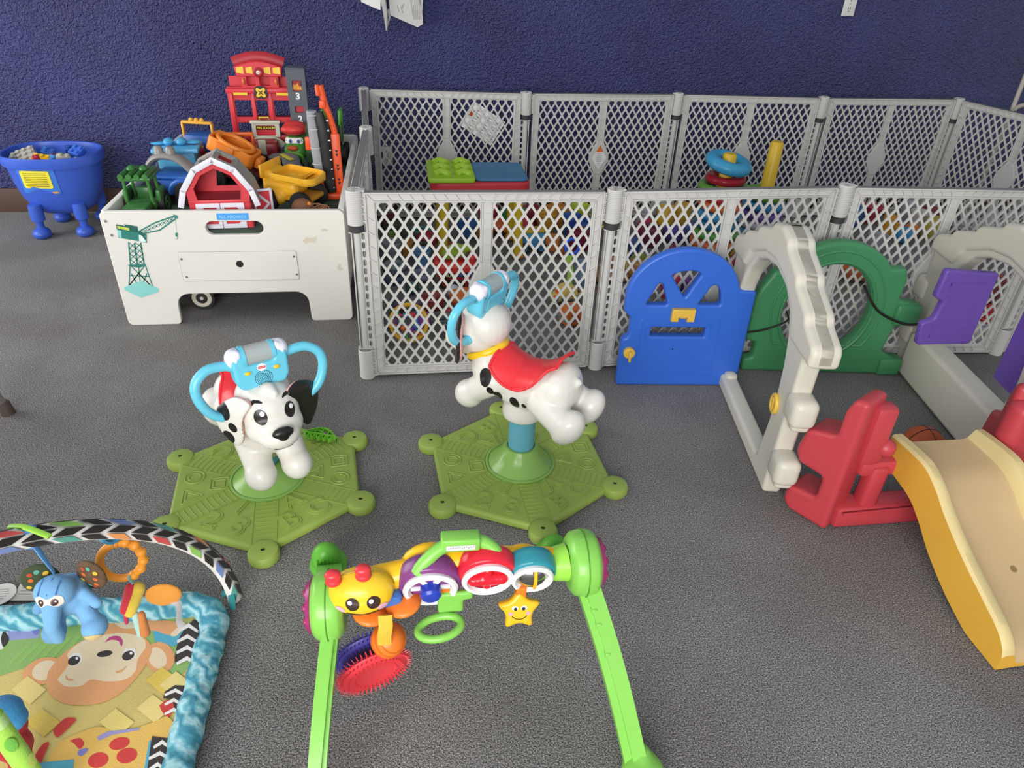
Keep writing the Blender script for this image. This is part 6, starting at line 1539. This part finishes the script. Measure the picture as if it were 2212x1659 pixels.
tower((1535, 545), 'left', [('c9653a', .120, .030, 0, 'orange bottom ring of the left big ring stacker', 0), ('5a9a3c', .115, .028, 0, 'green ring above the bottom one on the left big stacker', 0), ('3f86ae', .112, .026, 1, 'clear blue ring low on the left big stacker', 0), ('3a8fc0', .110, .026, 0, 'mid blue ring on the left big stacker', 0), ('d8703a', .107, .026, 0, 'orange ring in the middle of the left big stacker', 0), ('b8343c', .104, .024, 0, 'red ring in the middle of the left big stacker', 0), ('5f9a3a', .125, .024, 0, 'wide green ring under the red clear ring', 0), ('b83040', .098, .024, 1, 'clear red ring with beads near the top of the left stacker', 0), ('3f9cc6', .115, .036, 0, 'tilted blue top ring resting on the left stacker', .16)], .50)
tower((1630, 520), 'right', [('5fa6c4', .12, .028, 0, 'light blue bottom ring of the right big stacker', 0), ('c4c2c6', .115, .026, 0, 'grey white ring on the right big stacker', 0), ('6a4a9a', .112, .028, 0, 'purple ring on the right big stacker', 0), ('3f8fc0', .110, .030, 0, 'blue ring on the right big stacker', 0), ('5f9a3a', .115, .028, 0, 'green top ring of the right big stacker', 0)], .52)
# red toy truck with black label and lime plush on it
q = spot(978, 612)
rt = thing('toy_truck', 'red toy truck with a lettered black stripe behind the left front panel', 'toy truck', q, rad(-3), PG)
RT = plastic('d93a34', .4)
t = M(); t.mesh(blob([('b', (0, 0, .075), (.17, .10, .085), .02), ('b', (.07, 0, .12), (.03, .09, .06), .01), ('b', (-.085, 0, .105), (.03, .09, .04), .01)], .005, 4), RT); t.build('body', rt, angle=60)
t = M(); t.box((-.028, -.0515, .062), (.066, .004, .022), BLK); t.text('NUTS', .020, plastic('e8dc8a'), frame((-.028, -.0540, .062), (1, 0, 0), (0, 0, 1)), .0005, bold=.0005); t.box((.045, -.0515, .066), (.075, .004, .022), plastic('3a3f72'))
for i in range(4): t.torus((.018 + i * .018, -.054, .066), .005, .0012, plastic('7d86b8'), I4, 14, 5, rot=(PI / 2, 0, 0))
t.build('side_label', rt)
for a in (-.05, .05):
    for b_ in (-1, 1): wheel('wheel', rt, (a, b_ * .045, .024), .024, .02, RT)
t = M(); t.mesh(blob([('e', (0, 0, .03), (.05, .035, .03)), ('e', (.035, -.01, .045), (.04, .022, .018)), ('e', (-.035, -.01, .02), (.03, .025, .025)), ('e', (.0, -.02, .055), (.02, .018, .018))], .004, 3), cloth('94b83a')); o = t.build('soft_frog'); o.location = q + V((0, 0, .128)); tag(o, 'lime green soft toy lying on top of the red truck', 'soft toy')
# yellow activity hoop with small parts, standing tilted
q = spot(876, 728)
hp_ = thing('activity_hoop', 'yellow activity hoop filled with small coloured bars behind the left front panel', 'baby toy', q, rad(10), PG)
X = TR((0, .035, .078), (rad(62), 0, 0)); t = M(); t.torus((0, 0, 0), .068, .0085, plastic('eab52c', .35), X, 44, 12); t.build('hoop', hp_)
for i, (c, a0) in enumerate((('c83a48', .3), ('3a5fae', 1.2), ('3f9a5a', 2.2), ('d8682e', 3.1), ('7a3f9a', 4.0), ('3a7fd0', 5.0))):
    t = M(); m = plastic(c, .4); p = V((.066 * math.cos(a0), .066 * math.sin(a0), 0)); q2 = V((.066 * math.cos(a0 + 2.3), .066 * math.sin(a0 + 2.3), .012)); t.tube([p, p.lerp(q2, .5) + V((0, 0, .012)), q2], .004, m, 8, X=X); t.ball(p.lerp(q2, .4) + V((0, 0, .012)), (.014, .012, .012), m, 12, X); o = t.build('bar', hp_)
# blue toy car with a yellow top
def bcar(t, m): t.box((0, 0, .07), (.13, .08, .06), m, bev=.012)
car('toy_car', 'light blue toy car with a yellow roof bar behind the front mesh', 'toy car', spot(1150, 540), rad(8), .14, .10, .06, .028, plastic('4a8fbe'), [('body', plastic('4a93c2'), bcar), ('roof_bar', plastic('d8b43a'), lambda t, m: t.box((.01, 0, .108), (.11, .06, .016), m, bev=.004))], plastic('4a93c2'), PG)
# patterned plush with strap and blue ring, orange cube, book, bottle
q = spot(1222, 655)
pl = thing('plush_giraffe', 'yellow dotted plush toy with a lime strap and blue ring', 'plush toy', q, 0, PG)
t = M(); t.mesh(blob([('e', (0, 0, .05), (.05, .04, .045)), ('e', (-.04, -.01, .035), (.03, .028, .028)), ('e', (.04, -.005, .04), (.03, .028, .032))], .004, 3), cloth('dcc06a')); bv = t.bvh()
for i in range(14): a, b_ = rng.uniform(-.055, .055), rng.uniform(.02, .085); t.decal(bv, (a, -.08, b_), (0, -1, .2), (0, 0, 1), ellipse(.007, .007, 12), cloth(['4a86b0', 'd85f3a', '3a3a3a', '5aa0b8'][i % 4]), .001, rings=2)
t.build('body', pl, angle=70)
t = M(); t.tube(spline([(.010, 0, .085), (.016, .01, .14), (.006, .02, .19), (.012, .02, .22)], 5), .014, cloth('a3cf5a'), 8, sq=.35); t.build('strap', pl)
t = M(); t.torus((.016, .02, .25), .030, .0075, plastic('2f62d8', .35), rot=(PI / 2 - .3, 0, .2)); t.build('ring', pl)
t = M(); t.mesh(blob([('b', (0, 0, .04), (.085, .08, .08), .015)], .004, 4), cloth('d8743a')); t.box((0, 0, .03), (.088, .083, .012), cloth('4a9a9a'), bev=.004); t.prism([(-.02, -.02), (.02, -.02), (0, .025)], [], .004, cloth('c8463a'), frame((.0, -.041, .05), (1, 0, 0), (0, 0, 1))); put(t, 'soft_cube', 'orange soft cube with a teal band right of the turned dog', 'soft toy', 1232, 698, .3)
t = M(); X = TR((0, 0, .075), (rad(-14), 0, .4)); t.box((0, 0, 0), (.10, .012, .15), mat('6f86a0', .6, .06), X, .003); t.box((0, -.0066, .02), (.07, .001, .06), matte('8fa0b4'), X); t.prism(ellipse(.018, .022), [], .001, matte('b58a6a'), X @ frame((.01, -.0075, .02), (1, 0, 0), (0, 0, 1))); t.box((0, 0, -.067), (.10, .014, .012), plastic('b03038'), X); put(t, 'board_book', 'grey blue board book leaning near the post between the front panels', 'book', 1262, 628, 0)
t = M(); t.lathe([(0, 0), (.02, 0), (.021, .01), (.021, .05), (.012, .062), (.012, .075), (0, .075)], mat('cfcdc8', .2, .05, 20, metal=.3), n=20); put(t, 'toy_bottle', 'small silver toy bottle in front of the leaning board book', 'toy bottle', 1264, 662, 0)
# bead maze on a wooden base with yellow wire
q = spot(1322, 600)
bmz = thing('bead_maze', 'wooden bead maze with a yellow wire loop behind the middle post', 'bead maze', q, 0, PG)
t = M(); t.box((0, 0, .022), (.20, .14, .03), matte('a9845c'), bev=.006); t.box((.0, -.0, .007), (.17, .11, .014), matte('8a6a48')); t.build('base', bmz)
t = M()
for i, (x, c) in enumerate(((-.05, 'c08a58'), (0, 'b37a4a'), (.05, 'c49466'))): t.box((x, .02 - .03 * (i % 2), .065), (.035, .03, .055), matte(c), bev=.004); t.lathe([(0, 0), (.010, 0), (0, .001)], plastic('4a5fae'), frame((x, .003 - .03 * (i % 2), .07), (1, 0, 0), (0, 0, 1)), 12)
t.build('wood_block', bmz)
t = M(); t.tube(spline([(-.092, -.05, .037), (-.088, -.05, .12), (-.078, -.045, .21), (-.05, -.03, .25), (0, 0, .255), (.055, -.03, .24), (.075, -.045, .20), (.085, -.05, .12), (.092, -.05, .037)], 6), .0032, plastic('e8cf5a', .35), 8); t.build('wire', bmz)
t = M()
for i in range(4): t.ball((-.091 + .002 * i, -.05, .046 + .018 * i), .009, plastic(['c83a3a', '3a8f4a', '3a5fae', 'c83a3a'][i]), 12)
t.build('beads', bmz)

# toys on the playpen floor lie beside one another, not inside one another
def settle():
    mv, fx = [], []
    for o in bpy.data.objects:
        if o.parent is None and o.get('group') == PG:
            ms = [o] if o.type == 'MESH' else [c for c in o.children_recursive if c.type == 'MESH']
            r = 0
            for m in ms:
                for c in m.bound_box:
                    p = (m.matrix_basis.to_3x3() @ V(c)) if m is not o else V(c); r = max(r, math.hypot(p.x + (m.location.x if m is not o else 0), p.y + (m.location.y if m is not o else 0)))
            mv.append([o, r * .80 + .004])
    for o in bpy.data.objects:
        if o.parent is None and o.name.split('.')[0] == 'stacking_post': fx.append((o.location.x, o.location.y, .135))
    for sx in (-.184, .184):
        for sy in (-.124, .124): fx.append((tx + sx, ty + sy, .04))
    for it in range(260):
        for i in range(len(mv)):
            a, ra = mv[i]
            for x, y, r in fx:
                d = V((a.location.x - x, a.location.y - y, 0)); l = d.length or 1e-4
                if l < r + ra: a.location += d / l * (r + ra - l) * .5
            for j in range(i):
                b, rb = mv[j]; d = a.location - b.location; d.z = 0; l = d.length or 1e-4
                if l < ra + rb:
                    q = d / l * (ra + rb - l) * .26; a.location += q; b.location -= q
            a.location.x = min(max(a.location.x, -.135 + ra), 3.0); a.location.y = min(max(a.location.y, 2.25 + ra), 3.77 - ra)
settle()
_t = next(o for o in bpy.data.objects if o.name.startswith('soft_frog')); _t.location = rt.location + V((0, 0, .128))
